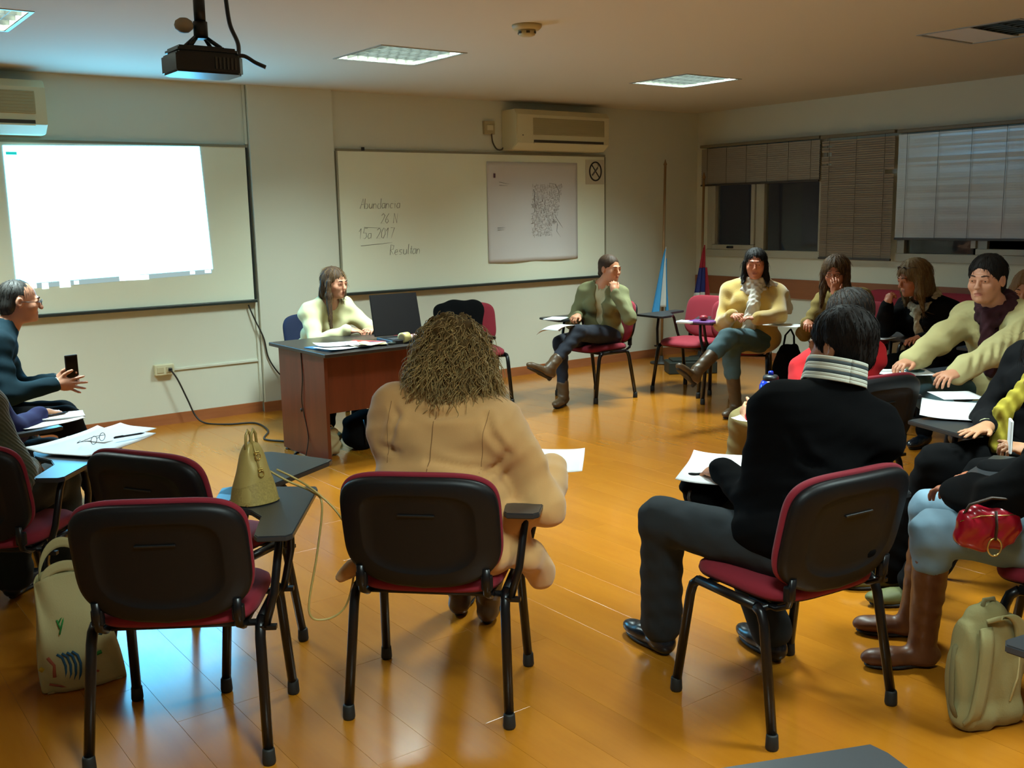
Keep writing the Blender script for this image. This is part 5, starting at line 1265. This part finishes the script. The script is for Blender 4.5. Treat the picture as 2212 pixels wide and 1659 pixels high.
PE['P1'] = person('man with glasses in a teal sweater holding a phone at the left edge', (.86, 6.02), (.97, -.22), dict(
    s=1.0, neck=(1.06, 6.02, 1.035), head=(1.15, 6.01, 1.17), look=(.98, -.16, -.10), wide=1.0, skin=(196, 140, 112),
    handR=dict(w=(1.24, 5.77, .735), hd=(.84, -.5, -.06), pn=(.45, .85, 0), curl=.06, spread=.8, pole=(-.5, -.5, -1), thumb=.0), handL=dict(w=(1.27, 5.90, .735), hd=(.85, -.45, .1), pn=(-.4, -.85, 0), curl=.35, pole=(-.5, .5, -1)),
    legR=dict(knee=(1.28, 5.79, .53), ankle=(1.42, 5.80, .11)), legL=dict(knee=(1.30, 5.98, .53), ankle=(1.45, 6.02, .11)),
    hair='short', hairm=mat('hair_greying', (44, 42, 38), .6), strands=500, hn=.0008, hg=-.006, hairline=.02, top=dict(m=mat('teal_wool', (12, 38, 48), .9, spec=.2, bump=(240, .3, .001)), g=.016, neck=.066, wr=.004, cuffm=mat('cuff_white', (190, 190, 170), .8), collar=.025), bottom=dict(m=M_blk, g=.014, ankle=.06), shoe=dict(m=M_shoe)))
PE['P2'] = person('person in a dark blue sweater leaning on a chair tablet, cut by the left edge', (.60, 5.02), (.97, .24), dict(
    fem=False, neck=(.70, 5.05, 1.02), head=(.72, 5.07, 1.17), look=(.9, .3, -.3), handR=dict(w=(1.00, 5.00, .715), hd=(.9, .3, -.05), pn=(0, 0, -1), curl=.4, pole=(-.4, -.8, -.6)),
    hair='short', hairm=H_brown, top=dict(m=mat('blue_sweater', (30, 36, 92), .9, bump=(240, .3, .001)), g=.018, cuff=.10), bottom=dict(m=mat('trousers_petrol', (18, 34, 42), .85), g=.012, ankle=.05), shoe=dict(m=M_shoe)))
PE['P3'] = person('person in an olive grey ribbed sweater cut by the left edge', (.59, 4.22), (.62, .78), dict(
    neck=(.47, 4.19, 1.0), head=(.49, 4.27, 1.14), look=(.7, .6, -.3), wide=1.15, handR=dict(w=(.78, 4.22, .64), hd=(.3, .9, -.1), pn=(0, 0, -1), curl=.4, pole=(.1, -.8, -.9), hidden=True), sw=.17,
    hair='short', hairm=H_brown, top=dict(m=knit_mat('ribbed_knit', (70, 74, 52)), g=.026, wr=.004), bottom=dict(m=mat('trousers_dark_green', (16, 26, 20), .85), g=.02, ankle=.06), shoe=dict(m=M_shoe)))
PE['W1'] = person('long haired woman in a cream sweater seated behind the desk', (3.42, 7.06), (-.05, -1), dict(
    fem=True, neck=(3.40, 6.80, .975), head=(3.42, 6.73, 1.11), look=(.33, -.93, -.10), twist=.15, wide=1.0, hs=.98, skin=(204, 142, 112),
    handR=dict(w=(3.38, 6.48, .785), hd=(.85, -.35, -.05), pn=(.1, .2, -1), curl=.4, pole=(-.8, .3, -.8)), handL=dict(w=(3.60, 6.46, .785), hd=(-.85, -.35, -.05), pn=(-.1, .2, -1), curl=.45, pole=(.8, .3, -.8)),
    legR=dict(knee=(3.31, 6.64, .52), ankle=(3.24, 6.60, .11)), legL=dict(knee=(3.52, 6.62, .52), ankle=(3.50, 6.60, .11)),
    hair='long', hairm=H_brown, hl=1.0, oneside=1, strands=900, strandm=H_lbrown, facew=.062, front=True, top=dict(m=mat('cream_wool', (214, 208, 160), .9, bump=(240, .4, .001)), g=.018, neck=.072, wr=.005, fq=30, hem=.05), bottom=dict(m=M_blk), shoe=dict(m=mat('shoe_beige', (150, 130, 90), .6))))
PE['M8'] = person('person in a bright red fleece mostly hidden behind the man in black', (4.06, 2.86), (.06, 1), dict(
    neck=(4.0, 2.81, .96), head=(4.09, 2.82, 1.08), look=(-.1, 1, -.3), twist=-.25, wide=1.02, sw=.18,
    handL=dict(w=(3.63, 2.99, .64), hd=(.2, .9, .25), pn=(1, -.1, 0), curl=.7, pole=(-.9, -.3, -.8)), legL=dict(knee=(3.90, 3.27, .54), ankle=(3.88, 3.32, .11)), legR=dict(knee=(4.16, 3.30, .53), ankle=(4.16, 3.30, .11)),
    hair='short', hairm=H_dark, hg=.012, hn=.004, strands=700, strandm=H_brown, top=dict(name='fleece', m=mat('red_fleece', (176, 10, 18), .95), g=.022, neck=.07, collar=.02), bottom=dict(m=mat('khaki', (120, 104, 60), .85), g=.012), shoe=dict(m=M_shoe)))
PE['R1'] = person('person with a yellow scarf resting a hand on the chair tablet at the right edge', (4.14, 1.93), (-.97, .2), dict(
    fem=True, neck=(4.20, 1.89, 1.03), head=(4.24, 1.86, 1.17), look=(-.9, .3, -.1), twist=.1,
    handR=dict(w=(3.86, 2.005, .718), hd=(-.99, .12, -.05), pn=(0, 0, -1), curl=.08, spread=.7, pole=(.3, .6, -.8), thumb=.1), handL=dict(w=(3.84, 1.83, .66), hd=(-.6, .4, .2), pn=(.3, .2, -1), curl=.7, pole=(.2, -.7, -1)),
    legR=dict(knee=(3.72, 2.12, .57), ankle=(3.70, 2.30, .11), toe=(-.7, .5, 0)), legL=dict(knee=(3.72, 1.92, .55), ankle=(3.62, 2.12, .11), toe=(-.7, .5, 0)),
    hair='long', hairm=H_dark, top=dict(m=mat('black_pullover', (12, 12, 14), .9, spec=.15), g=.018, cuff=.16, cuffm=mat('cuff_cream', (200, 196, 150), .8)), bottom=dict(m=M_blk, g=.02, ankle=.06), shoe=dict(m=mat('shoe_olive', (90, 92, 48), .6), name='shoe')))
PE['R2'] = person('dark haired woman in a black jacket, light jeans and brown boots at the right edge', (3.30, 1.36), (-.30, .95), dict(
    fem=True, neck=(3.24, 1.38, .985), head=(3.18, 1.43, 1.10), look=(-.25, .95, -.35), wide=1.25, deep=1.2, sw=.20, skin=(170, 96, 60),
    handL=dict(w=(3.12, 1.70, .66), hd=(.2, .9, -.1), pn=(0, 0, -1), curl=.4, pole=(-1, -.2, -.5)), handR=dict(w=(3.35, 1.72, .66), hd=(-.2, .9, 0), pn=(0, 0, -1), curl=.4, pole=(1, -.3, -.6)),
    legL=dict(knee=(3.00, 1.71, .535), ankle=(3.12, 1.80, .13), toe=(-.75, .6, 0)), legR=dict(knee=(3.24, 1.86, .53), ankle=(3.32, 1.96, .13), toe=(-.6, .8, 0)),
    hair='long', hairm=H_dark, hg=.02, hl=.9, strands=700, top=dict(name='jacket', m=M_blk, g=.036, neck=.07, wr=.008, fq=22, hem=.03), bottom=dict(name='jeans', m=M_jl, g=.014, ankle=.05, len=.22), shoe=dict(m=mat('boot_tan', (96, 54, 28), .45), name='boot', shaft=.84, heel=.03)))

M_gl = mat('glasses_black', (20, 20, 22), .3)
glasses(PE['P1'], M_gl); glasses(PE['W4'], M_gl); glasses(PE['W5'], M_gl, sun=True)
D = PE['W3']; nk, sr, v, w_ = D['neck'], D['sr'], D['v'], D['w']; gp = nk
scarf(D, mat('scarf_white', (214, 204, 190), .9, bump=(200, .3, .002)), [(.01, .080, -.03, .026), (.04, .070, -.02, .024), (-.02, .098, -.055, .030)],
      tails=[([nk+v*.09+w_*-.04-sr*.02, nk+v*.185+w_*-.16-sr*.01, nk+v*.20+w_*-.27+sr*.01, nk+v*.20+w_*-.40+sr*.02], .045, .055), ([nk-sr*.06+v*.05, nk-sr*.15-w_*.03+v*.03, nk-sr*.235-w_*.09-v*.02, nk-sr*.275-w_*.22-v*.05], .036, .04)])
D = PE['M6']; _el = D['arms'][-1][1]; _shl = D['arms'][-1][0]; _wr = D['arms'][-1][2]; _cd = A3(.8, .45, -.15); _pp = lambda t, o: _shl+(_el-_shl)*t+A3(0, 0, 1)*o; _qq = lambda t, o: _el+(_wr-_el)*t+A3(0, 0, 1)*o
groove(D, 'jacket', [([_pp(.25, .05), _pp(.45, -.05)], _cd), ([_pp(.5, .06), _pp(.72, -.05)], _cd), ([_pp(.75, .05), _pp(.95, -.05)], _cd), ([_qq(.05, .05), _qq(.12, -.05)], _cd), ([_qq(.3, .04), _qq(.42, -.04)], _cd), ([_qq(.6, .04), _qq(.68, -.04)], _cd), ([_pp(0, -.08), _pp(.3, -.16)], _cd)], .022, .010)
nk, sr, v, w_ = D['neck'], D['sr'], D['v'], D['w']
scarf(D, mat('scarf_burgundy', (54, 12, 24), .9), [(.02, .072, -.02, .024), (-.01, .082, -.04, .026)], tails=[([nk+v*.09, nk+v*.15-w_*.15, nk+v*.16-w_*.3], .03, .04)])
D = PE['W5']; nk, sr, v, w_ = D['neck'], D['sr'], D['v'], D['w']
scarf(D, mat('scarf_grey_print', (170, 160, 134), .9, vary=(70, .6)), [(.01, .078, -.03, .026), (-.02, .088, -.05, .026)], tails=[([nk+v*.10-w_*.03, nk+v*.17-w_*.14-sr*.03, nk+v*.20-w_*.28-sr*.03, nk+v*.19-w_*.40-sr*.02], .03, .034)])
D = PE['W7']; nk, sr, v, w_ = D['neck'], D['sr'], D['v'], D['w']
scarf(D, mat('scarf_olive', (86, 78, 30), .9), [(.02, .078, -.03, .03), (-.02, .09, -.04, .03)])
D = PE['R1']; nk, sr, v, w_ = D['neck'], D['sr'], D['v'], D['w']
scarf(D, mat('scarf_yellow', (176, 158, 44), .85), [(.01, .078, -.03, .026)], tails=[([nk+v*.09, nk+v*.19-w_*.14, nk+v*.26-w_*.26+sr*.05, nk+v*.27-w_*.40+sr*.05], .03, .035)])
D = PE['P1']; 

# ---------------------------------------------------------------- held and lying things
o = empty('phone', (1.335, 5.81, .735), .25, 'black phone held upright by the man in the teal sweater', 'phone')
b = MB(); b.b2((-.036, -.005, 0), (.036, .005, .145), bev=.004); b.build('phone_case', M_black, o)
b = MB(); b.b2((-.032, -.0062, .008), (.032, -.0052, .137)); b.build('phone_screen', mat('screen_off', (12, 14, 18), .08), o)
b = MB(); b.lathe([(.005, 0), (.004, .0012)], (.02, .005, .128), 10, rot=Matrix.Rotation(-PI/2, 3, 'X')); b.build('camera_dot', mat('lens_dark', (8, 8, 10), .1), o)

def thermos():
    o = empty('thermos', (3.665, 2.92, .575), 0, 'bright blue thermos flask with a dark stopper beside the man in black', 'thermos')
    Mb = mat('thermos_blue', (18, 52, 176), .18, coat=.4)
    b = MB(); b.lathe([(.044, 0), (.05, .006), (.05, .16), (.048, .17)], n=28); b.build('flask_body', mat('thermos_dark', (30, 24, 22), .4), o)
    b = MB(); b.lathe([(.051, .165), (.052, .17), (.052, .176), (.051, .18)], n=28); b.build('steel_ring', mat('steel', (190, 190, 190), .25, .9), o)
    b = MB(); b.lathe([(.0505, .178), (.052, .20), (.050, .225), (.040, .243), (.028, .25)], n=28); b.build('shoulder', Mb, o)
    b = MB(); b.lathe([(.034, .247), (.036, .25), (.036, .262), (.03, .27), (.012, .272)], n=24); b.build('stopper', M_black, o)
    b = MB(); b.lathe([(.012, .271), (.012, .285), (.008, .29)], n=14); b.build('stopper_button', Mb, o)
    b = MB(); b.tube([(-.05, 0, .15), (-.075, 0, .14), (-.082, 0, .10), (-.075, 0, .05), (-.05, 0, .04)], .006, 8); b.build('handle', M_black, o)
thermos()
GP = 'papers on the chair tablets'
ZT = .6945
def psheet(x, y, w, h, a, lab, z=ZT, curl=.012, m=None, fold=0, cat='paper', name='paper_sheet', thick=.0012): return sheet(name, x, y, z, w, h, a, lab, cat, m, curl=curl, fold=fold, thick=thick)
psheet(1.03, 4.25, .42, .297, .62, 'white papers under the folded eyeglasses on the left tablet', curl=.02, thick=.003)
psheet(1.15, 4.40, .297, .21, .50, 'second white sheet sticking out behind the papers with the eyeglasses', z=ZT+.001, curl=.01)
psheet(.98, 4.90, .30, .21, .35, 'white sheets on the tablet near the left edge beside the blue sleeve', curl=.015)
psheet(1.07, 4.97, .15, .21, 1.4, 'open notebook on the tablet by the man with the phone', z=ZT+.003, curl=.006, name='notebook', cat='notebook', thick=.006)
psheet(2.27, 2.78, .21, .297, -.75, 'white sheet on the tablet of the woman in the tan coat', curl=.012)
psheet(2.70, 2.37, .25, .36, -1.0, 'large white sheet lying in front of the man in the black sweater', z=.665, curl=.02, thick=.002)
psheet(4.17, 2.30, .42, .30, .52, 'large bright white paper on the tablet at the right edge', z=ZT+.002, curl=.012, thick=.002)
psheet(5.20, 6.30, .30, .22, .2, 'white sheet lying on the knee of the woman in the sage cardigan', z=.69, curl=-.05)
psheet(5.44, 6.62, .21, .16, .5, 'small notepad on the tablet below the map', z=ZT+.002, curl=.0, name='notepad', cat='notebook', thick=.01)
psheet(6.35, 4.95, .21, .28, .3, 'white sheet on the tablet beside the woman resting her face on her hand', curl=.008)
psheet(6.18, 4.05, .21, .25, .1, 'white sheet in front of the blonde woman with sunglasses', curl=.01)
psheet(4.68, 2.88, .21, .297, .9, 'white sheet under the hand of the man in the beige jacket', z=.745, curl=.01)
psheet(3.66, 3.00, .21, .15, .3, 'white sheet beside the blue thermos', z=.63, curl=.01)
psheet(4.52, 2.50, .21, .20, .9, 'pale sheet under the elbow of the man in the beige jacket', z=.70, curl=.0)
# purple and white items on the mustard woman's tablet
psheet(6.06, 5.52, .15, .21, .3, 'purple and white pencil case on the tablet by the empty red chair', m=mat('purple_case', (104, 50, 120), .5), curl=0, name='pencil_case', cat='pencil case', thick=.02)
psheet(5.98, 5.62, .10, .14, .3, 'small white booklet beside the purple pencil case', curl=0, name='booklet', cat='booklet', thick=.018)
o = empty('lipstick_red_cup', (6.07, 5.52, .718), 0, 'small round red pouch on top of the purple pencil case', 'pouch'); o.name = 'round_pouch'
b = MB(); b.lathe([(.02, 0), (.034, .008), (.034, .028), (.02, .038), (.002, .04)], n=20); b.build('pouch_body', mat('pouch_red', (150, 20, 40), .5), o)
b = MB(); b.tube([(.035*math.cos(a), .035*math.sin(a), .02) for a in [2*PI*k/20 for k in range(20)]], .0016, 5, closed=True); b.build('zip', mat('zip_dark', (60, 16, 24), .5), o)
# folded eyeglasses on paper
o = empty('eyeglasses', (1.04, 4.20, .7125), .8, 'thin folded eyeglasses lying on the white papers at the left', 'eyeglasses')
b = MB()
for q in (-1, 1):
    b.tube([(q*.032+.022*math.cos(a), 0, .017+.016*math.sin(a)) for a in [2*PI*k/18 for k in range(18)]], .0013, 5, closed=True)
b.tube([(-.01, 0, .02), (.01, 0, .02)], .0013, 5); b.build('rims', mat('wire_dark', (40, 44, 40), .4), o)
b = MB(); b.tube([(-.055, 0, .02), (-.052, .06, .012), (.02, .09, .003)], .0012, 5); b.tube([(.055, 0, .02), (.052, .05, .012), (-.03, .075, .003)], .0012, 5); b.build('temples', mat('wire_dark', (40, 44, 40), .4), o)
def pen(x, y, z, a, m, lab):
    o = empty('pen', (x, y, z), a, lab, 'pen'); b = MB(); b.tube([(-.06, 0, .0045), (.055, 0, .0045)], .0042, 8); b.build('barrel', m, o)
    b = MB(); b.tube([(.055, 0, .0045), (.07, 0, .0045)], [.004, .001], 8); b.build('tip', M_black, o)
    b = MB(); b.tube([(-.055, 0, .0095), (-.02, 0, .0095)], .001, 5); b.build('clip', M_alu, o)
pen(1.17, 4.24, .711, .1, mat('pen_dark', (30, 34, 46), .4), 'dark pen on the white papers near the folded eyeglasses')
pen(1.05, 4.98, .7065, .3, mat('pen_dark', (30, 34, 46), .4), 'dark pen on the open notebook by the man with the phone')
pen(4.60, 2.90, .76, 2.4, mat('pen_white', (200, 200, 196), .4), 'white pen between the fingers of the man in the beige jacket')

# ---------------------------------------------------------------- bags
def handbag():
    Mg = mat('bag_gold', (188, 166, 96), .38, .15, bump=(120, .15, .002)); Mm = mat('bag_metal', (214, 190, 110), .22, .85)
    o = empty('handbag', (1.215, 3.03, ZT), .15, 'small pale gold dome shaped handbag standing on the tablets', 'handbag')
    def fn(u, v):
        a = 2*PI*u; t = v; wx = .074*(1-t)**.55+.012; wy = .066*(1-t)**.75+.010
        if t > .98: wx *= .6; wy *= .5
        return (wx*math.copysign(abs(math.cos(a))**.8, math.cos(a)), wy*math.copysign(abs(math.sin(a))**.8, math.sin(a))+.004*math.sin(9*t)*math.sin(3*a), .002+.215*t)
    b_ = grid_mesh('bag_body', fn, 49, 25, Mg, o, thick=-.003)
    b = MB(); b.box((0, 0, .005), (.15, .12, .008), bev=.003); b.build('bag_base', mat('bag_tan', (150, 120, 60), .5), o)
    def f2(u, v):
        a = 2*PI*u; t = v*.32*(1.0+.25*math.cos(a+.8)); wx = .074*(1-t)**.55+.0155; wy = .066*(1-t)**.75+.0135
        return (wx*math.copysign(abs(math.cos(a))**.8, math.cos(a)), wy*math.copysign(abs(math.sin(a))**.8, math.sin(a)), .004+.215*t)
    grid_mesh('lower_panel', f2, 49, 8, mat('bag_perforated', (170, 148, 80), .5, vary=(160, .5)), o)
    b = MB(); b.tube([(-.006, -.055, .12), (-.004, -.03, .19), (0, 0, .235), (0, .02, .20)], .004, 6); b.tube([(-.004, -.064, .02), (-.004, -.05, .10), (0, -.03, .16)], .0022, 6); b.build('piping', Mg, o)
    for q in (-.012, .012):
        b = MB(); b.tube([(q-.02, -.01, .195), (q-.012, -.004, .245), (q, 0, .262), (q+.012, .004, .245), (q+.02, .01, .195)], .0055, 8); b.build('bag_handle', Mg, o)
    for z, yy in ((.185, -.040), (.125, -.056)):
        b = MB(); b.box((-.004, yy, z), (.022, .008, .012), bev=.003); b.tube([(-.004+.011*math.cos(a), yy-.006, z-.014+.012*math.sin(a)) for a in [2*PI*k/14 for k in range(14)]], .0024, 6, closed=True); b.build('buckle', Mm, o)
    pts = [(.10, -.01, .10), (.16, -.05, .06), (.20, -.12, .015), (.245, -.19, -.06), (.27, -.24, -.16), (.262, -.25, -.28), (.22, -.24, -.40), (.15, -.20, -.44), (.10, -.17, -.40), (.16, -.16, -.2), (.21, -.14, -.03), (.20, -.09, .012), (.14, -.03, .05), (.09, .02, .09)]
    so = cable('shoulder_strap', pts, .0042, Mg, parent=o)
    b = MB(); b.box((.275, -.248, -.18), (.014, .012, .02), bev=.003); b.build('strap_buckle', Mm, o)
handbag()
bpy.data.objects['handbag'].scale = (.82, .9, .9)

def tote():
    Mc = mat('tote_canvas', (186, 176, 126), .85, bump=(160, .3, .002)); o = empty('tote_bag', (.77, 3.60, 0), -.15, 'cream fabric tote bag with coloured drawings on the floor at the left', 'tote bag')
    W, Dp, Hh = .135, .08, .385
    def prof(u, t):
        a = 2*PI*u; k = .45; s = 1-.22*t-.10*t*t
        x = W*s*math.copysign(abs(math.cos(a))**k, math.cos(a))*(1+.03*math.sin(7*t)); y = (Dp*(1-.55*t))*math.copysign(abs(math.sin(a))**k, math.sin(a))+.008*math.sin(5*a+9*t)
        return (x-.03*t, y+.02*t, Hh*t*(1-.04*math.cos(a*2))+.003)
    grid_mesh('tote_body', prof, 65, 33, Mc, o, thick=-.004)
    b = MB(); b.b2((-W*.9, -Dp*.9, .001), (W*.9, Dp*.9, .006)); b.build('tote_bottom', Mc, o)
    for q in (-1, 1):
        def fs(u, v, q=q):
            a = PI*u; r_ = .075; return (r_*math.cos(a)-.03, q*.035+.02+(v-.5)*.004, .375+(.12 if q > 0 else .055)*math.sin(a)+(v-.5)*.035)
        grid_mesh('tote_handle', fs, 21, 4, Mc, o, thick=.003)
    cols = {'g': (48, 140, 60), 'b': (40, 92, 128), 'r': (176, 96, 74), 'y': (196, 168, 40), 'o': (190, 110, 40)}
    def stroke(pts, c, r=.003, nm='print_stroke'):
        b = MB(); P = []
        for x, z in pts:
            t = z/Hh; u = 0; y = -(Dp*(1-.55*t))-.0075+.02*t; P.append((x-.03*t, y, z))
        b.tube(P, r, 5); b.build(nm, mat('print_'+c, cols[c], .8), o)
    for p in ([(-.05, .235), (-.02, .275), (.0, .285), (.01, .25)], [(-.05, .25), (-.045, .22)], [(-.02, .275), (-.05, .20)], [(.0, .285), (.0, .24), (.02, .235), (.03, .25)], [(.02, .26), (.035, .235)]): stroke(p, 'g')
    for k in range(4): stroke([(-.07+k*.016, .135), (-.055+k*.016, .12), (-.05+k*.016, .09), (-.055+k*.016, .06), (-.065+k*.016, .035)], 'b', .0045)
    stroke([(-.10, .13), (-.085, .10), (-.09, .06)], 'r', .006); stroke([(.06, .22), (.075, .215)], 'o', .012); stroke([(.05, .20), (.06, .195)], 'y', .010); stroke([(.075, .185), (.085, .18)], 'b', .012)
    stroke([(.05, .11), (.07, .115)], 'g', .007); stroke([(-.13, .10), (-.12, .09)], 'y', .008); stroke([(-.11, .04), (-.06, .02)], 'r', .004); stroke([(.02, .06), (.05, .05)], 'r', .004)
tote()

def backpack():
    Mc = mat('pack_canvas', (150, 140, 92), .9, bump=(150, .4, .002)); Md = mat('pack_trim', (120, 112, 74), .85)
    o = empty('backpack', (2.91, 1.47, 0), -.35, 'beige fabric bag slumped against the chair leg at the lower right', 'bag'); o.scale = (.84, .9, .94)
    F = Field(); q = 3.0
    F.ell((0, 0, .15), (.135, .065, .155), None, k=.03, q=3.2); F.ell((.01, .0, .25), (.118, .055, .14), None, k=.05, q=3.0)
    F.cap((-.05, .01, .37), (.04, .01, .38), .03, k=.04); F.cap((-.1, -.02, .05), (.1, -.02, .05), .05, k=.03)
    me = F.mesh('pack_body', .009, noise=lambda X, Y, Z: .003*np.sin(X*45+2*np.sin(Z*12))+.002*np.sin(X*85+Z*22)); link('pack_body', me, Mc, o, True)
    def strap(pts, w, nm='shoulder_strap', m=Mc, th=.014):
        P = [Vector(p) for p in pts]; P = [P[0]]+P+[P[-1]]; out = []
        for i in range(1, len(P)-2):
            for k in range(8):
                t = k/8; a, b_, c, d = P[i-1], P[i], P[i+1], P[i+2]; out.append(0.5*((2*b_)+(c-a)*t+(2*a-5*b_+4*c-d)*t*t+(3*b_-a-3*c+d)*t**3))
        out.append(P[-2]); n = len(out)
        def fn(u, v):
            i = min(int(u*(n-1)), n-1); p = out[i]; return (p.x+(v-.5)*w, p.y, p.z)
        grid_mesh(nm, fn, n, 5, m, o, thick=th)
    strap([(-.055, -.055, .36), (-.075, -.085, .32), (-.085, -.088, .2), (-.105, -.085, .08), (-.11, -.06, .035)], .05)
    strap([(-.035, -.05, .385), (.02, -.075, .40), (.07, -.08, .36), (.085, -.08, .28)], .045)
    b = MB(); b.tube([(-.115, .0, .30), (-.14, .0, .28), (-.155, -.01, .2), (-.16, -.02, .1), (-.135, -.03, .03)], .012, 8, flat=.5); b.build('side_strap', Md, o)
    b = MB(); b.tube([(.05, -.072, .10), (.075, -.075, .18), (.082, -.07, .25), (.07, -.06, .31)], .004, 6); b.build('zip_seam', mat('seam_light', (190, 180, 130), .6), o)
    b = MB(); b.tube([(-.03, .0, .395), (-.02, .0, .43), (.02, .0, .43), (.03, .0, .395)], .008, 8); b.build('top_loop', Md, o)
backpack()

def purse():
    Mr = mat('purse_red', (150, 14, 34), .28, coat=.2); Mk = mat('purse_strap', (52, 36, 24), .5); Mg = mat('ring_gold', (210, 190, 120), .25, .9)
    o = empty('red_purse', (2.90, 1.49, .565), -.64, 'glossy red purse with a gold ring beside the light jeans at the right', 'purse'); o.scale = (.85, .9, .92)
    F = Field(); F.ell((0, 0, .07), (.105, .045, .075), None, k=.03, q=2.8); F.ell((.06, 0, .09), (.06, .04, .05), None, k=.03)
    link('purse_body', F.mesh('purse_body', .007, noise=lambda X, Y, Z: .0025*np.sin(X*90+2*np.sin(Z*50))+.0015*np.sin(Z*90+X*40)), Mr, o, True)
    b = MB(); b.tube([(.01+.024*math.cos(a), -.052, .02+.030*math.sin(a)) for a in [2*PI*k/20 for k in range(20)]], .0034, 6, closed=True); b.build('gold_ring', Mg, o)
    b = MB(); b.tube([(-.09, 0, .10), (-.07, -.02, .155), (0, -.03, .18), (.09, -.02, .17), (.13, 0, .11)], .010, 8, flat=.5); b.build('strap', Mk, o)
    b = MB(); b.tube([(.01, -.048, .14), (.012, -.055, .09), (.01, -.054, .045)], .008, 8, flat=.5); b.build('strap_tab', Mk, o)
    b = MB(); b.tube([(-.10, -.02, .10), (-.04, -.046, .125), (.05, -.046, .125), (.11, -.02, .12)], .002, 5); b.build('zip', Mg, o)
purse()
# jacket draped over the empty chair behind the desk
F = Field(); fv = A3(-.35, -.94, 0); fv /= np.linalg.norm(fv); rv = A3(fv[1], -fv[0], 0); cc = A3(4.83, 6.98, 0)
Rj = np.stack([rv, fv*math.cos(.22)+A3(0, 0, 1)*math.sin(.22), np.cross(rv, fv*math.cos(.22)+A3(0, 0, 1)*math.sin(.22))], 1)
F.ell(cc-fv*.265+rv*.05+A3(0, 0, .69), (.225, .072, .175), Rj, k=.02, q=3.4); F.cap(cc-fv*.17+rv*.17+A3(0, 0, .74), cc-fv*.12+rv*.19+A3(0, 0, .5), .04, k=.04)
jo = link('draped_jacket', F.mesh('jacket', .009, origin=(4.83, 6.98, 0), noise=lambda X, Y, Z: .003*np.sin(X*35+2*np.sin(Z*14))+.002*np.sin(Z*30)), M_blk, None, True, label='black jacket draped over the empty chair behind the desk', cat='jacket'); jo.location = (4.83, 6.98, 0)
# black bag hanging behind the mustard woman's chair, beige bag under the desk
F = Field(); F.ell((0, 0, .14), (.15, .09, .14), None, k=.03, q=2.6); F.cap((-.08, 0, .05), (.05, 0, .02), .05, k=.05); F.cap((-.1, 0, .24), (.1, 0, .26), .04, k=.04)
bo = empty('shoulder_bag', (6.55, 5.05, .22), .2, 'soft black bag hanging from the chair behind the crossed legs and boots', 'bag')
link('bag_body', F.mesh('bag_body', .010, noise=lambda X, Y, Z: .008*np.sin(X*30+2*np.sin(Z*20))), M_blk, bo, True)
b = MB(); b.tube([(-.1, 0, .26), (-.06, 0, .38), (.03, 0, .42), (.09, 0, .36), (.1, 0, .26)], .009, 8, flat=.5); b.build('bag_strap', M_blk, bo)
F = Field(); F.ell((0, 0, .085), (.08, .05, .085), None, k=.02, q=2.6); F.cap((-.04, 0, .17), (.04, 0, .165), .018, k=.03)
bo = empty('paper_bag', (2.98, 6.05, 0), .3, 'small crumpled beige bag on the floor under the desk', 'bag')
link('bag_body', F.mesh('bag_body', .008, noise=lambda X, Y, Z: .005*np.sin(X*60+3*np.sin(Z*40))), mat('beige_bag', (176, 156, 110), .8), bo, True)
b = MB(); b.tube([(-.05, 0, .175), (-.02, -.01, .21), (.02, 0, .21), (.05, 0, .17)], .004, 6); b.build('bag_handle', mat('beige_bag', (176, 156, 110), .8), bo)
F = Field(); F.ell((0, 0, .13), (.18, .10, .13), None, k=.02, q=3.0)
bo = empty('backpack', (3.30, 6.12, 0), .1, 'black backpack on the floor under the desk', 'bag')
link('pack_body', F.mesh('pack_body', .010, noise=lambda X, Y, Z: .006*np.sin(X*30+2*np.sin(Z*20))), M_blk, bo, True)
b = MB(); b.tube([(-.08, -.09, .22), (-.09, -.12, .14), (-.08, -.10, .05)], .010, 8, flat=.5); b.tube([(.08, -.09, .22), (.09, -.12, .14), (.08, -.10, .05)], .010, 8, flat=.5); b.build('pack_strap', M_black, bo)

F = Field(); F.ell((0, 0, .06), (.12, .055, .065), None, k=.02, q=2.8); F.cap((-.08, 0, .11), (.06, 0, .12), .02, k=.03)
bo = empty('shoulder_bag', (2.66, 2.36, .54), -.5, 'small black bag in the lap of the man in the black sweater', 'bag')
link('bag_body', F.mesh('bag_body', .009, noise=lambda X, Y, Z: .004*np.sin(X*60+2*np.sin(Z*40))), M_blk, bo, True)
b = MB(); b.tube([(-.09, -.02, .10), (-.11, -.05, .06), (-.10, -.055, .02), (-.06, -.05, .0)], .006, 6, flat=.5); b.build('bag_strap', mat('purse_strap', (52, 36, 24), .5), bo)
o = empty('phone', (3.775, 1.865, .655), .6, 'small white phone in the far hand beside the yellow scarf', 'phone')
b = MB(); b.b2((-.034, -.005, 0), (.034, .005, .13), bev=.004); b.build('phone_case', M_paper, o)
b = MB(); b.b2((-.030, -.0062, .012), (.030, -.0052, .118)); b.build('phone_screen', mat('screen_off', (12, 14, 18), .08), o)
